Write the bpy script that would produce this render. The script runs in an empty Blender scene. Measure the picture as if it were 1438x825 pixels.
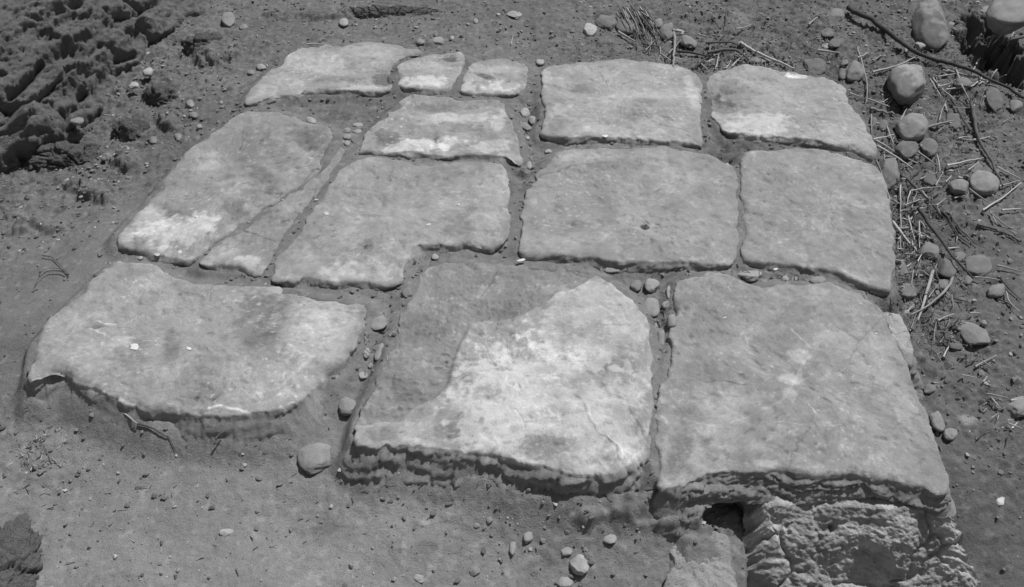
import bpy, math, random
import numpy as np
from mathutils import Vector, Matrix

# ------------------------------------------------------------------ camera, sky, sun, exposure
SC = bpy.context.scene
H, PITCH, F = 1.70, math.radians(45), 1200.0        # camera height above slab tops, pitch, focal length in photo pixels
cam = bpy.data.objects.new("camera", bpy.data.cameras.new("camera"))
SC.collection.objects.link(cam); SC.camera = cam
cam.location = (0, 0, H); cam.rotation_euler = (math.pi/2 - PITCH, 0, 0)
cam.data.sensor_width = 36; cam.data.lens = 36*F/1438.0
cam.data.clip_start = 0.02; cam.data.clip_end = 500
SUN_EL, SUN_AZ = math.radians(60), math.radians(40)  # azimuth measured from +Y towards +X
sdir = Vector((math.sin(SUN_AZ)*math.cos(SUN_EL), math.cos(SUN_AZ)*math.cos(SUN_EL), math.sin(SUN_EL)))
sun = bpy.data.objects.new("sun", bpy.data.lights.new("sun", 'SUN'))
SC.collection.objects.link(sun)
sun.rotation_euler = (-sdir).to_track_quat('-Z', 'Y').to_euler()
sun.data.energy = 4.3; sun.data.angle = math.radians(0.5); sun.data.color = (1, 1, 1)
W = bpy.data.worlds.new("World"); SC.world = W; W.use_nodes = True
wn = W.node_tree; bg = wn.nodes["Background"]
sky = wn.nodes.new("ShaderNodeTexSky"); sky.sky_type = 'NISHITA'; sky.sun_disc = False
sky.sun_elevation = SUN_EL; sky.sun_rotation = SUN_AZ
bw = wn.nodes.new("ShaderNodeRGBToBW")                # the photograph is black-and-white: neutral daylight
wn.links.new(sky.outputs[0], bw.inputs[0]); wn.links.new(bw.outputs[0], bg.inputs[0])
bg.inputs[1].default_value = 0.075
SC.view_settings.view_transform = 'Standard'; SC.view_settings.look = 'None'
SC.view_settings.exposure = 0.0; SC.view_settings.gamma = 1.0

# ------------------------------------------------------------------ maths helpers
rng = np.random.default_rng(7); random.seed(7)
cp, sp_ = math.cos(PITCH), math.sin(PITCH)
def W2(px, py, z=0.0):
    """pixel of the photo -> world x, y on the level z"""
    px = np.asarray(px, float); py = np.asarray(py, float)
    a = (px-719)/F; b = (412.5-py)/F
    dy = cp + b*sp_; dz = -sp_ + b*cp
    t = (z-H)/dz
    return a*t, dy*t
def depth_at(x, y, z): return y*cp + (H-z)*sp_          # distance along the optical axis
def mpp(x, y, z=0): return depth_at(x, y, z)/F          # metres per photo pixel

def _h(ix, iy, iz, seed):
    h = (ix.astype(np.uint32)*np.uint32(374761393) + iy.astype(np.uint32)*np.uint32(668265263)
         + iz.astype(np.uint32)*np.uint32(2147483647) + np.uint32((seed*1013904223) & 0xffffffff))
    h ^= h >> np.uint32(13); h *= np.uint32(1274126177); h ^= h >> np.uint32(16); h *= np.uint32(2246822519); h ^= h >> np.uint32(15)
    return h
def noise(x, y, z=None, s=1.0, seed=0):
    """gradient noise, about -1..1"""
    x = (np.asarray(x, float)*s).ravel() + 1000.5; y = (np.asarray(y, float)*s).ravel() + 1000.5
    three = z is not None
    X = np.floor(x).astype(np.int64); Y = np.floor(y).astype(np.int64)
    fx = (x-X).astype(np.float32); fy = (y-Y).astype(np.float32)
    u = fx*fx*fx*(fx*(fx*6-15)+10); v = fy*fy*fy*(fy*(fy*6-15)+10)
    if three:
        z = (np.asarray(z, float)*s).ravel() + 1000.5
        Z = np.floor(z).astype(np.int64); fz = (z-Z).astype(np.float32); w = fz*fz*fz*(fz*(fz*6-15)+10)
    else:
        Z = np.zeros_like(X); fz = None
    def corner(i, j, k):
        h = _h(X+i, Y+j, Z+k, seed)
        gx = (h & np.uint32(1023)).astype(np.float32)/511.5-1
        gy = ((h >> np.uint32(10)) & np.uint32(1023)).astype(np.float32)/511.5-1
        r = gx*(fx-i)+gy*(fy-j)
        if three:
            gz = ((h >> np.uint32(20)) & np.uint32(1023)).astype(np.float32)/511.5-1
            r = r + gz*(fz-k)
        return r
    def plane(k):
        a = corner(0, 0, k); b = corner(1, 0, k); c = corner(0, 1, k); d = corner(1, 1, k)
        a = a+u*(b-a); c = c+u*(d-c)
        return a+v*(c-a)
    r = plane(0)
    if three: r = r + w*(plane(1)-r)
    return r*1.6
def fbm(x, y, z=None, s=1.0, o=4, seed=0, gain=.5, ridge=False):
    r = 0; a = 1.0; tot = 0
    for i in range(o):
        n = noise(x, y, z, s, seed+i*17)
        if ridge: n = 1-2*np.abs(n)
        r = r + a*n; tot += a; a *= gain; s *= 2.03
    return r/tot
def worley(x, y, s, seed=0, z=None):
    """cell distances F1, F2-F1 and a cell id 0..1 (2-D, or 3-D if z is given)"""
    x = (np.asarray(x, float)*s).ravel()+500; y = (np.asarray(y, float)*s).ravel()+500
    X = np.floor(x).astype(np.int64); Y = np.floor(y).astype(np.int64)
    if z is not None: z = (np.asarray(z, float)*s).ravel()+500; Z = np.floor(z).astype(np.int64)
    f1 = np.full(x.shape, 9.); f2 = np.full(x.shape, 9.); cid = np.zeros(x.shape)
    for i in (-1, 0, 1):
        for j in (-1, 0, 1):
            for k in ((-1, 0, 1) if z is not None else (0,)):
                cz = (Z+k) if z is not None else np.zeros_like(X)
                h = _h(X+i, Y+j, cz, seed)
                px = X+i+(h & np.uint32(1023))/1023.; py = Y+j+((h >> np.uint32(10)) & np.uint32(1023))/1023.
                d = (px-x)**2+(py-y)**2
                if z is not None: d = d+(cz+((h >> np.uint32(20)) & np.uint32(1023))/1023.-z)**2
                d = np.sqrt(d)
                c = d < f1
                f2 = np.where(c, f1, np.minimum(f2, d)); cid = np.where(c, (h >> np.uint32(7) & np.uint32(255))/255., cid); f1 = np.where(c, d, f1)
    return f1, f2-f1, cid
def sstep(a, b, x):
    t = np.clip((x-a)/(b-a), 0, 1); return t*t*(3-2*t)
def mq(ctrl, x, y, c=.04, lvl=None):
    """multiquadric interpolation of (px, py, value)"""
    P = np.array(ctrl, float)
    zs = P[:, 2] if lvl is None else np.full(len(P), lvl)
    cx, cy = W2(P[:, 0], P[:, 1], zs); P2 = P[:, 2]; m = P2.mean()
    A = np.sqrt((cx[:, None]-cx)**2+(cy[:, None]-cy)**2+c*c)
    w = np.linalg.solve(A+1e-6*np.eye(len(P)), P2-m)
    sh = np.shape(x); x = np.ravel(x); y = np.ravel(y)
    xx = np.clip(x, -2.9, 2.9); yy = np.clip(y, .3, 5.)
    r = np.full(x.shape, m)
    for i in range(len(P)): r = r + w[i]*np.sqrt((xx-cx[i])**2+(yy-cy[i])**2+c*c)
    return r.reshape(sh)
def seg_dist(x, y, pts):
    d = np.full(np.shape(x), 9.)
    for (ax, ay), (bx, by) in zip(pts[:-1], pts[1:]):
        ux, uy = bx-ax, by-ay; L = ux*ux+uy*uy+1e-12
        t = np.clip(((x-ax)*ux+(y-ay)*uy)/L, 0, 1)
        d = np.minimum(d, np.hypot(x-ax-t*ux, y-ay-t*uy))
    return d
def inside(x, y, poly):
    c = np.zeros(np.shape(x), bool)
    n = len(poly)
    for i in range(n):
        x1, y1 = poly[i]; x2, y2 = poly[(i+1) % n]
        if y1 == y2: continue
        c ^= ((y1 > y) != (y2 > y)) & (x < (x2-x1)*(y-y1)/(y2-y1)+x1)
    return c
def px_line(pts, z=0.0):
    P = np.array(pts, float); X, Y = W2(P[:, 0], P[:, 1], z); return list(zip(X, Y))

# ------------------------------------------------------------------ object helpers
def link(o): SC.collection.objects.link(o); return o
def mesh_from(name, V, Fq, mat, tone=None, loc=(0, 0, 0), parent=None, smooth=True):
    V = np.asarray(V, np.float32).reshape(-1, 3) - np.array(loc, np.float32)
    Fq = np.asarray(Fq, np.int32); k = Fq.shape[1]
    me = bpy.data.meshes.new(name)
    me.vertices.add(len(V)); me.vertices.foreach_set("co", V.ravel())
    me.loops.add(Fq.size); me.loops.foreach_set("vertex_index", Fq.ravel())
    me.polygons.add(len(Fq))
    me.polygons.foreach_set("loop_start", np.arange(0, Fq.size, k, dtype=np.int32))
    me.polygons.foreach_set("loop_total", np.full(len(Fq), k, np.int32))
    me.polygons.foreach_set("use_smooth", np.full(len(Fq), smooth))
    me.update(calc_edges=True)
    if tone is not None:
        at = me.attributes.new("tone", 'FLOAT', 'POINT'); at.data.foreach_set("value", np.asarray(tone, np.float32).ravel())
    me.materials.append(mat)
    o = link(bpy.data.objects.new(name, me)); o.location = loc
    if parent: o.parent = parent
    return o
def grid_faces(nu, nv, closed_u=False, off=0):
    """verts indexed [v*nu+u]; u may close on itself"""
    U = np.arange(nu if closed_u else nu-1); V = np.arange(nv-1)
    u, v = np.meshgrid(U, V); u = u.ravel(); v = v.ravel(); u2 = (u+1) % nu
    return np.stack([v*nu+u, v*nu+u2, (v+1)*nu+u2, (v+1)*nu+u], 1)+off
def tag(o, label, cat, group=None, kind=None):
    if label: o['label'] = label
    if cat: o['category'] = cat
    if group: o['group'] = group
    if kind: o['kind'] = kind
    return o

# ------------------------------------------------------------------ materials
def new_mat(name, base=None, speck=0.0, amp=(.25, .2), sc=(25, 180), bump=.6, bdist=.004, rough=.92, dark=0.0, coord='world', bscale=(60, 260), spec=.2, rnd=0.0):
    m = bpy.data.materials.new(name); m.use_nodes = True; N = m.node_tree.nodes; L = m.node_tree.links
    b = N["Principled BSDF"]; b.inputs["Roughness"].default_value = rough
    b.inputs["Specular IOR Level"].default_value = spec
    if coord == 'world': g = N.new("ShaderNodeNewGeometry"); pos = g.outputs["Position"]
    else: g = N.new("ShaderNodeTexCoord"); pos = g.outputs["Object"]
    def nz(scale, det=5, r=.6):
        n = N.new("ShaderNodeTexNoise"); n.inputs["Scale"].default_value = scale; n.inputs["Detail"].default_value = det
        n.inputs["Roughness"].default_value = r; L.new(pos, n.inputs["Vector"]); return n.outputs[0]
    def ma(op, a, c, d=None):
        n = N.new("ShaderNodeMath"); n.operation = op
        for i, q in enumerate((a, c, d)):
            if q is None: continue
            if hasattr(q, 'links'): L.new(q, n.inputs[i])
            else: n.inputs[i].default_value = q
        return n.outputs[0]
    if base is None:
        at = N.new("ShaderNodeAttribute"); at.attribute_name = "tone"; val = at.outputs["Fac"]
    else: val = base
    n1 = nz(sc[0], 6, .65); n2 = nz(sc[1], 4, .7)
    f = ma('MULTIPLY_ADD', ma('SUBTRACT', n1, .5), amp[0]*2, 1.0)
    f2 = ma('MULTIPLY_ADD', ma('SUBTRACT', n2, .5), amp[1]*2, f)
    col = ma('MULTIPLY', val, f2)
    if rnd:
        oi = N.new("ShaderNodeObjectInfo"); r = ma('MULTIPLY_ADD', ma('SUBTRACT', oi.outputs["Random"], .5), rnd*2, 1.0); col = ma('MULTIPLY', col, r)
    if speck:
        s1 = nz(230, 2, .5); mr = N.new("ShaderNodeMapRange"); mr.inputs[1].default_value = .63; mr.inputs[2].default_value = .70
        L.new(s1, mr.inputs[0]); s2 = nz(9, 4, .6); mr2 = N.new("ShaderNodeMapRange"); mr2.inputs[1].default_value = .48; mr2.inputs[2].default_value = .62
        L.new(s2, mr2.inputs[0]); col = ma('ADD', col, ma('MULTIPLY', ma('MULTIPLY', mr.outputs[0], mr2.outputs[0]), speck))
    if dark:
        s1 = nz(160, 3, .6); mr = N.new("ShaderNodeMapRange"); mr.inputs[1].default_value = .62; mr.inputs[2].default_value = .72
        L.new(s1, mr.inputs[0]); col = ma('MULTIPLY', col, ma('SUBTRACT', 1.0, ma('MULTIPLY', mr.outputs[0], dark)))
    col = ma('MAXIMUM', col, .02); col = ma('MINIMUM', col, .8)
    cc = N.new("ShaderNodeCombineColor"); [L.new(col, cc.inputs[i]) for i in range(3)]
    L.new(cc.outputs[0], b.inputs["Base Color"])
    h = ma('ADD', nz(bscale[0], 7, .68), ma('MULTIPLY', nz(bscale[1], 5, .7), .5))
    h = ma('SUBTRACT', h, ma('MULTIPLY', ma('GREATER_THAN', nz(bscale[1]*.8, 2, .5), .64), .25))
    bp = N.new("ShaderNodeBump"); bp.inputs["Strength"].default_value = bump; bp.inputs["Distance"].default_value = bdist
    L.new(h, bp.inputs["Height"]); L.new(bp.outputs[0], b.inputs["Normal"])
    return m
M_stone = new_mat("limestone", None, speck=.12, amp=(.26, .34), sc=(34, 260), bump=.55, bdist=.0045, bscale=(60, 260), dark=.22)
M_earth = new_mat("dry_earth", None, speck=.07, amp=(.3, .24), sc=(14, 240), bump=.75, bdist=.007, bscale=(80, 330), dark=.3, rough=.97, spec=.05)
M_clod = new_mat("crumbled_earth", None, speck=.05, amp=(.25, .35), sc=(20, 200), bump=1.0, bdist=.02, bscale=(60, 260), dark=.35, rough=.98, spec=.05)
M_mortar = new_mat("rubble_and_mortar", None, speck=.12, amp=(.3, .35), sc=(34, 220), bump=.8, bdist=.008, bscale=(50, 200), dark=.45)
M_pebble = new_mat("river_pebble", None, amp=(.4, .25), sc=(22, 220), bump=.6, bdist=.004, rough=.88, coord='object', dark=.15, spec=.12)
M_gravel = new_mat("gravel", None, amp=(.1, .1), sc=(40, 300), bump=.3, bdist=.002)
M_straw = new_mat("dry_straw", .34, amp=(.35, .2), sc=(12, 120), bump=.3, bdist=.001, rough=.7, rnd=.35)
M_twig = new_mat("dead_wood", .085, amp=(.4, .3), sc=(15, 140), bump=.6, bdist=.002, rough=.85, rnd=.3)

# ------------------------------------------------------------------ traced outlines (photo pixels)
SLABS = {
 'A': dict(o=[(160,369),(195,371),(227,380),(254,397),(300,400),(340,403),(400,409),(440,415),(480,421),(514,427),(522,438),(514,462),(492,495),(470,520),(448,545),(430,560),(400,578),(368,586),(334,586),(300,585),(262,582),(207,578),(160,562),(133,547),(97,530),(77,523),(56,532),(38,541),(40,510),(47,477),(83,437),(140,385)],
   c=(280,480), b=.275, r=(.012,.045), z=.0),
 'B': dict(o=[(499,628),(497,603),(505,575),(525,540),(545,505),(556,470),(568,430),(580,395),(606,370),(680,371),(740,373),(800,378),(838,388),(862,402),(885,418),(903,440),(911,470),(914,520),(915,560),(912,600),(912,626),(898,640),(880,652),(866,668),(845,673),(800,666),(750,657),(700,647),(650,637),(600,631),(560,629),(530,627)],
   c=(720,520), b=.28, r=(.008,.022), z=.004),
 'C': dict(o=[(953,395),(985,385),(1020,386),(1045,401),(1062,404),(1100,399),(1150,402),(1180,402),(1205,414),(1232,432),(1247,457),(1264,485),(1277,512),(1287,545),(1297,575),(1311,622),(1326,662),(1330,690),(1318,697),(1293,686),(1250,678),(1200,672),(1150,669),(1100,667),(1060,666),(1020,665),(985,668),(955,685),(922,688),(920,650),(922,600),(926,560),(936,520),(943,480),(948,440),(949,408)],
   c=(1120,540), b=.265, r=(.010,.032), z=.0),
 'D': dict(o=[(1043,217),(1060,210),(1100,210),(1160,212),(1200,224),(1236,240),(1246,270),(1249,300),(1254,340),(1257,370),(1253,412),(1243,414),(1222,404),(1190,390),(1150,380),(1100,374),(1060,372),(1044,365),(1042,300),(1040,250)],
   c=(1150,300), b=.275, r=(.010,.03), z=.002),
 'E': dict(o=[(994,108),(1030,94),(1075,96),(1120,107),(1165,114),(1186,122),(1196,150),(1215,180),(1233,214),(1225,222),(1195,211),(1150,204),(1110,198),(1060,193),(1016,188),(1004,168),(993,142),(989,122)],
   c=(1100,155), b=.31, r=(.010,.03), z=.004),
 'F': dict(o=[(760,98),(800,92),(850,87),(900,89),(950,96),(975,102),(984,112),(986,135),(982,160),(988,185),(990,208),(970,204),(920,200),(860,195),(800,195),(757,193),(757,182),(763,160),(760,130)],
   c=(870,145), b=.315, r=(.008,.02), z=.004),
 'G': dict(o=[(768,226),(790,212),(840,207),(900,211),(940,207),(970,213),(1003,224),(1026,236),(1036,252),(1038,290),(1036,340),(1033,378),(1000,375),(930,372),(880,370),(830,362),(770,360),(727,363),(730,330),(733,300),(740,272),(753,247)],
   c=(890,290), b=.275, r=(.010,.028), z=.0),
 'H': dict(o=[(492,226),(525,222),(560,229),(600,235),(640,231),(690,230),(711,235),(717,260),(716,300),(711,338),(698,355),(660,350),(620,345),(579,347),(571,372),(560,403),(520,400),(480,398),(440,395),(405,398),(379,394),(385,375),(400,350),(425,320),(450,280),(475,244)],
   c=(550,300), b=.275, r=(.008,.026), z=.0),
 'I': dict(o=[(573,136),(613,137),(667,142),(710,143),(711,160),(724,187),(733,207),(731,236),(720,223),(667,221),(620,222),(563,216),(517,218),(497,217),(513,190),(543,163)],
   c=(620,180), b=.265, r=(.008,.02), z=.0),
 'J': dict(o=[(647,114),(660,94),(680,87),(713,86),(744,93),(741,117),(728,138),(693,133),(647,132)], c=(695,110), b=.30, r=(.008,.02), z=.0),
 'K': dict(o=[(556,92),(603,78),(640,76),(653,81),(655,91),(640,113),(633,128),(593,129),(560,128),(556,110)], c=(603,104), b=.30, r=(.008,.02), z=.0),
 'L': dict(o=[(341,149),(355,125),(380,99),(416,72),(450,65),(475,66),(505,57),(550,62),(585,71),(597,77),(557,87),(549,102),(553,128),(530,136),(490,129),(470,131),(440,131),(400,136),(370,143)], c=(470,100), b=.285, r=(.012,.04), z=.0),
 'M': dict(o=[(332,166),(348,158),(370,154),(395,159),(430,170),(458,180),(474,190),(466,208),(448,236),(421,264),(382,289),(340,318),(300,345),(276,369),(262,374),(245,368),(215,358),(172,352),(158,337),(180,310),(210,280),(240,240),(280,200)], c=(320,260), b=.25, r=(.012,.04), z=.0),
 'N': dict(o=[(490,190),(480,226),(455,262),(429,295),(407,325),(388,350),(369,387),(358,389),(343,381),(310,373),(288,377),(279,370),(303,347),(344,320),(386,291),(425,266),(452,238),(471,208),(479,193)], c=(385,305), b=.26, r=(.006,.016), z=-.003),
}
LAB = {
 'A': "wide weathered slab at the front left corner, dusty, with scratches and a white chip",
 'B': "palest slab in the middle of the front row, with a sunken dusty back corner",
 'C': "largest smooth grey slab, at the front right corner, with a thin pale vein",
 'D': "plain squarish slab on the right edge, behind the large front right slab",
 'E': "slab in the back right corner with a crusty white front left edge",
 'F': "rectangular pale slab with a straight front edge in the middle of the back row",
 'G': "broad slab in the middle of the pavement with one small dark round pit",
 'H': "L-shaped slab with a square notch cut from its front right corner",
 'I': "crusty patchy slab in the second row behind the L-shaped slab",
 'J': "small square slab at the back, rightmost of the two small white-edged slabs",
 'K': "small square slab at the back, leftmost of the two small white-edged slabs",
 'L': "long worn slab in the back left corner, partly sunk under earth",
 'M': "long rounded slab on the left edge, covered in white flecks",
 'N': "narrow low slab wedged between the long left slab and the L-shaped slab",
}
# surface marks that belong to the stone: (px, py, rx, ry, turn in degrees, tone change, edge softness)
MARKS = [
 (450,468,68,42,-12,.09,.5),(365,455,44,46,30,-.07,.5),(240,490,9,34,25,-.05,.7),(140,470,60,50,-30,.03,.6),(345,535,60,34,-20,.035,.6),(410,520,55,30,-30,.03,.6),
 (215,395,45,18,20,.03,.6),(130,505,50,22,30,.03,.6),(285,540,30,40,10,-.03,.6),(470,540,34,22,-40,-.05,.6),
 (765,575,140,92,0,.12,.25),(830,455,88,66,25,.125,.25),(700,560,74,70,-10,.09,.4),(850,600,62,56,0,.06,.5),(585,600,60,30,-10,.03,.6),
 (682,553,19,11,0,-.15,.5),(845,480,22,12,10,-.1,.7),(800,545,12,9,0,-.1,.6),(765,630,36,17,6,-.16,.25),(640,600,36,24,20,-.08,.6),(838,525,30,17,20,-.09,.7),(880,500,16,30,10,-.08,.7),(535,610,24,13,0,-.06,.4),(885,590,24,26,0,-.07,.7),(760,540,30,12,-10,-.04,.7),(650,585,14,14,0,-.06,.6),
 (815,470,34,9,30,-.08,.8),(860,620,16,12,0,-.07,.6),(672,640,60,8,6,-.08,.5),
 (1040,592,60,44,0,.06,.4),(1048,597,30,24,0,-.05,.5),(968,622,30,34,40,.06,.5),(1200,510,70,46,20,.04,.6),(1120,505,18,10,0,.10,.3),(1112,535,17,9,0,.10,.3),(1110,555,12,7,0,.08,.3),(1000,430,50,30,0,-.02,.7),(955,630,16,38,-25,-.07,.4),(1250,520,20,60,-15,.03,.6),
 (1190,330,60,34,20,.02,.6),(1060,180,56,26,15,.12,.35),(1035,130,30,28,0,-.05,.6),(1120,108,16,5,0,.3,.2),(1012,145,18,24,0,-.1,.6),
 (815,127,18,9,0,-.07,.6),(920,135,60,9,4,.06,.6),(895,160,26,13,0,-.05,.6),(780,175,16,14,0,-.07,.5),(850,185,60,14,0,.04,.6),(973,130,10,34,0,.08,.5),(905,143,16,7,0,-.05,.5),
 (905,318,6,5,0,-.17,.3),(775,335,46,28,0,.02,.6),(800,320,36,11,10,-.05,.5),(820,218,46,10,0,.04,.5),(860,232,60,10,6,-.04,.6),(850,325,20,8,40,.05,.6),
 (515,345,14,10,0,-.07,.7),(517,344,5,4,0,-.09,.4),(500,383,56,18,0,.11,.4),(513,378,22,9,0,-.08,.6),(585,300,50,40,0,.02,.6),(690,290,26,56,0,.05,.5),(430,370,36,26,-30,.02,.6),
 (590,205,50,12,6,.17,.3),(640,165,70,9,2,.1,.4),(545,195,24,14,-30,-.08,.4),(600,150,60,9,0,-.06,.5),(630,200,18,12,0,.12,.4),(688,205,34,12,10,.13,.35),(665,182,30,10,-10,-.05,.5),(700,170,10,20,-20,.1,.5),(615,197,9,6,0,-.12,.4),
 (600,115,36,11,0,.15,.35),(630,84,16,7,0,-.13,.4),(600,95,34,12,-10,.05,.5),(705,120,28,11,0,.17,.3),(700,98,32,8,0,.05,.5),(715,117,12,8,0,-.12,.35),(680,107,16,4,-20,-.1,.4),(655,122,14,8,0,.1,.4),
 (515,128,36,11,0,.13,.35),(540,110,20,12,0,-.12,.5),(450,90,60,18,-10,.06,.5),(510,72,50,12,5,.03,.6),(400,112,40,12,-20,.05,.5),(480,112,40,6,-5,-.05,.6),(375,125,20,16,-40,.06,.5),
 (250,325,58,24,10,.13,.4),(210,310,44,24,-40,.10,.45),(300,235,60,20,-40,.05,.6),(345,205,40,30,-40,-.03,.6),(215,337,18,10,20,-.10,.5),(240,300,40,8,-30,-.06,.5),(175,332,16,18,0,.10,.5),(370,250,34,14,-40,-.06,.6),(330,295,30,12,-35,-.05,.6),(290,310,26,14,-20,.07,.5),
 (345,370,24,10,0,.14,.35),(390,215,40,16,-40,-.04,.6),(350,340,44,18,-25,-.02,.6),(310,355,26,12,-10,.05,.5),(435,195,40,16,-30,-.05,.5),
]
VEINS = [  # pale or dark thin lines in the stone
 ([(1110,465),(1124,478),(1137,491)],1.3,.16),([(1180,598),(1150,600),(1120,597),(1080,592)],1.2,.09),([(1128,512),(1116,535),(1098,565),(1060,580),(1010,600),(960,588)],2.6,.06),
 ([(820,570),(826,590),(842,612),(866,628),(870,648)],1.6,-.15),([(824,571),(831,590),(848,611),(871,630),(876,645)],1.4,.1),
 ([(134,452),(150,457),(165,459)],1.3,.24),([(126,460),(140,467),(149,473)],1.3,.22),([(182,455),(195,449),(205,445)],1,.1),([(60,510),(85,480),(120,450),(160,420)],1.0,.06),
 ([(97,529),(115,537),(133,545),(165,560),(200,570)],2.4,.22),([(294,571),(305,569),(322,572),(338,576),(355,583)],2.4,.3),([(48,478),(48,500),(46,524)],1.8,.2),
 ([(330,540),(350,555),(390,545),(420,520),(440,500)],1.5,.06),([(345,520),(370,510),(400,505)],1.5,.06),([(1135,570),(1145,583)],.8,.2),([(640,285),(655,310),(640,325)],1.1,.06),
 ([(410,320),(440,300),(460,280)],1,.05),([(343,322),(368,332),(393,340)],2.0,-.12),([(730,278),(760,245),(800,232),(850,229)],2.0,-.07),
]
W_SLABS = {}
for k, s in SLABS.items():
    P = np.array(s['o'], float)
    for _ in range(1):                                   # one corner-cutting pass
        Q = np.roll(P, -1, 0); P = np.stack([.78*P+.22*Q, .22*P+.78*Q], 1).reshape(-1, 2)
    X, Y = W2(P[:, 0], P[:, 1], -.008)
    P = np.stack([X, Y], 1); s['poly'] = P
    s['ctr'] = np.array(W2(s['c'][0], s['c'][1], 0))

def relief(x, y):
    """tops of the slabs are worn uneven"""
    return .010*fbm(x, y, s=2.3, o=3, seed=5) + .008*fbm(x, y, s=9, o=4, seed=9) + .0018*fbm(x, y, s=36, o=4, seed=31, gain=.6)*np.clip(.5+2.5*noise(x, y, s=3, seed=33), .2, 2) - .004*sstep(.1, .4, fbm(x, y, s=22, o=3, seed=37))*.8
RELF = [  # hollows and swellings (px, py, rx, ry, turn, dz)
 (905,318,6,5,0,-.006),(515,345,12,8,0,-.005),(682,553,18,11,0,-.005),(800,545,12,9,0,-.004),(615,197,10,6,0,-.007),(700,240,60,24,0,.006),
 (1010,140,24,26,0,-.022),(1100,500,120,70,10,.010),(1180,320,90,50,0,.006),(820,560,110,70,0,.008),(780,240,50,24,-30,-.012),(900,250,90,30,0,.006),
 (540,112,20,13,0,-.016),(300,560,150,20,8,-.006),(240,470,150,60,0,.008),(470,470,40,30,0,-.004),(600,150,70,10,0,-.012),(430,200,40,26,-30,-.016),
 (370,300,60,20,-35,-.006),(1190,360,14,34,-20,-.007),(1215,350,12,40,-20,-.004),(950,640,30,45,-25,-.014),(640,620,90,16,5,-.004),(767,632,34,13,0,-.004),(560,602,40,20,0,-.005)]
SUNK = px_line([(611,560),(632,535),(643,500),(655,468),(664,456),(700,452),(735,443),(765,424),(800,408),(826,396),(850,380),(840,350),(560,350),(540,450),(500,560),(480,600),(560,590)])
def ell(x, y, m, warp=0):
    cx, cy = W2(m[0], m[1], 0); q = mpp(cx, cy)
    a = math.radians(m[4]); dx = (x-cx)/q; dy = (y-cy)/q*.72          # .72: ground foreshortening
    u = dx*math.cos(a)+dy*math.sin(a)*1; v = -dx*math.sin(a)+dy*math.cos(a)
    return np.hypot(u/m[2], v/m[3]) + warp
def slab_height(x, y, key):
    z = relief(x, y) + SLABS[key]['z'] - .0022*pits(x, y) - .0022*cracks(x, y)
    for m in RELF:
        cx, cy = W2(m[0], m[1], 0)
        d = ell(x, y, m); z = z + m[5]*np.exp(-np.minimum(d, 4)**2*1.1)
    if key == 'B':
        wx = .012*noise(x, y, s=14, seed=3); wy = .012*noise(x, y, s=14, seed=4)
        sd = seg_dist(x+wx, y+wy, SUNK[:10]); ins = inside(x+wx, y+wy, SUNK)
        d = np.where(ins, sd, -sd); z = z + sstep(0, .02, d)*(.004*fbm(x, y, s=30, o=4, seed=78, gain=.7)+.004*sstep(.15, .3, fbm(x, y, s=60, o=2, seed=79))*sstep(-.1, .2, fbm(x, y, s=6, o=2, seed=80))); z = z - .011*sstep(-.005, .013, d)*(1-.75*sstep(0, 1, ell(x, y, (720,380,200,200,0,0,0))-1))
    return z
def pits(x, y):
    return sstep(.50, .60, noise(x, y, s=48, seed=81))*sstep(.0, .3, noise(x, y, s=4, seed=82))
def cracks(x, y):
    wx = .03*fbm(x, y, s=9, o=4, seed=84, gain=.65); wy = .03*fbm(x, y, s=9, o=4, seed=85, gain=.65)
    f1, f21, cid = worley(x+wx, y+wy, 3.1, seed=86)
    return sstep(.012, .004, f21)*sstep(.05, .2, noise(x, y, s=4, seed=87))
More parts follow.
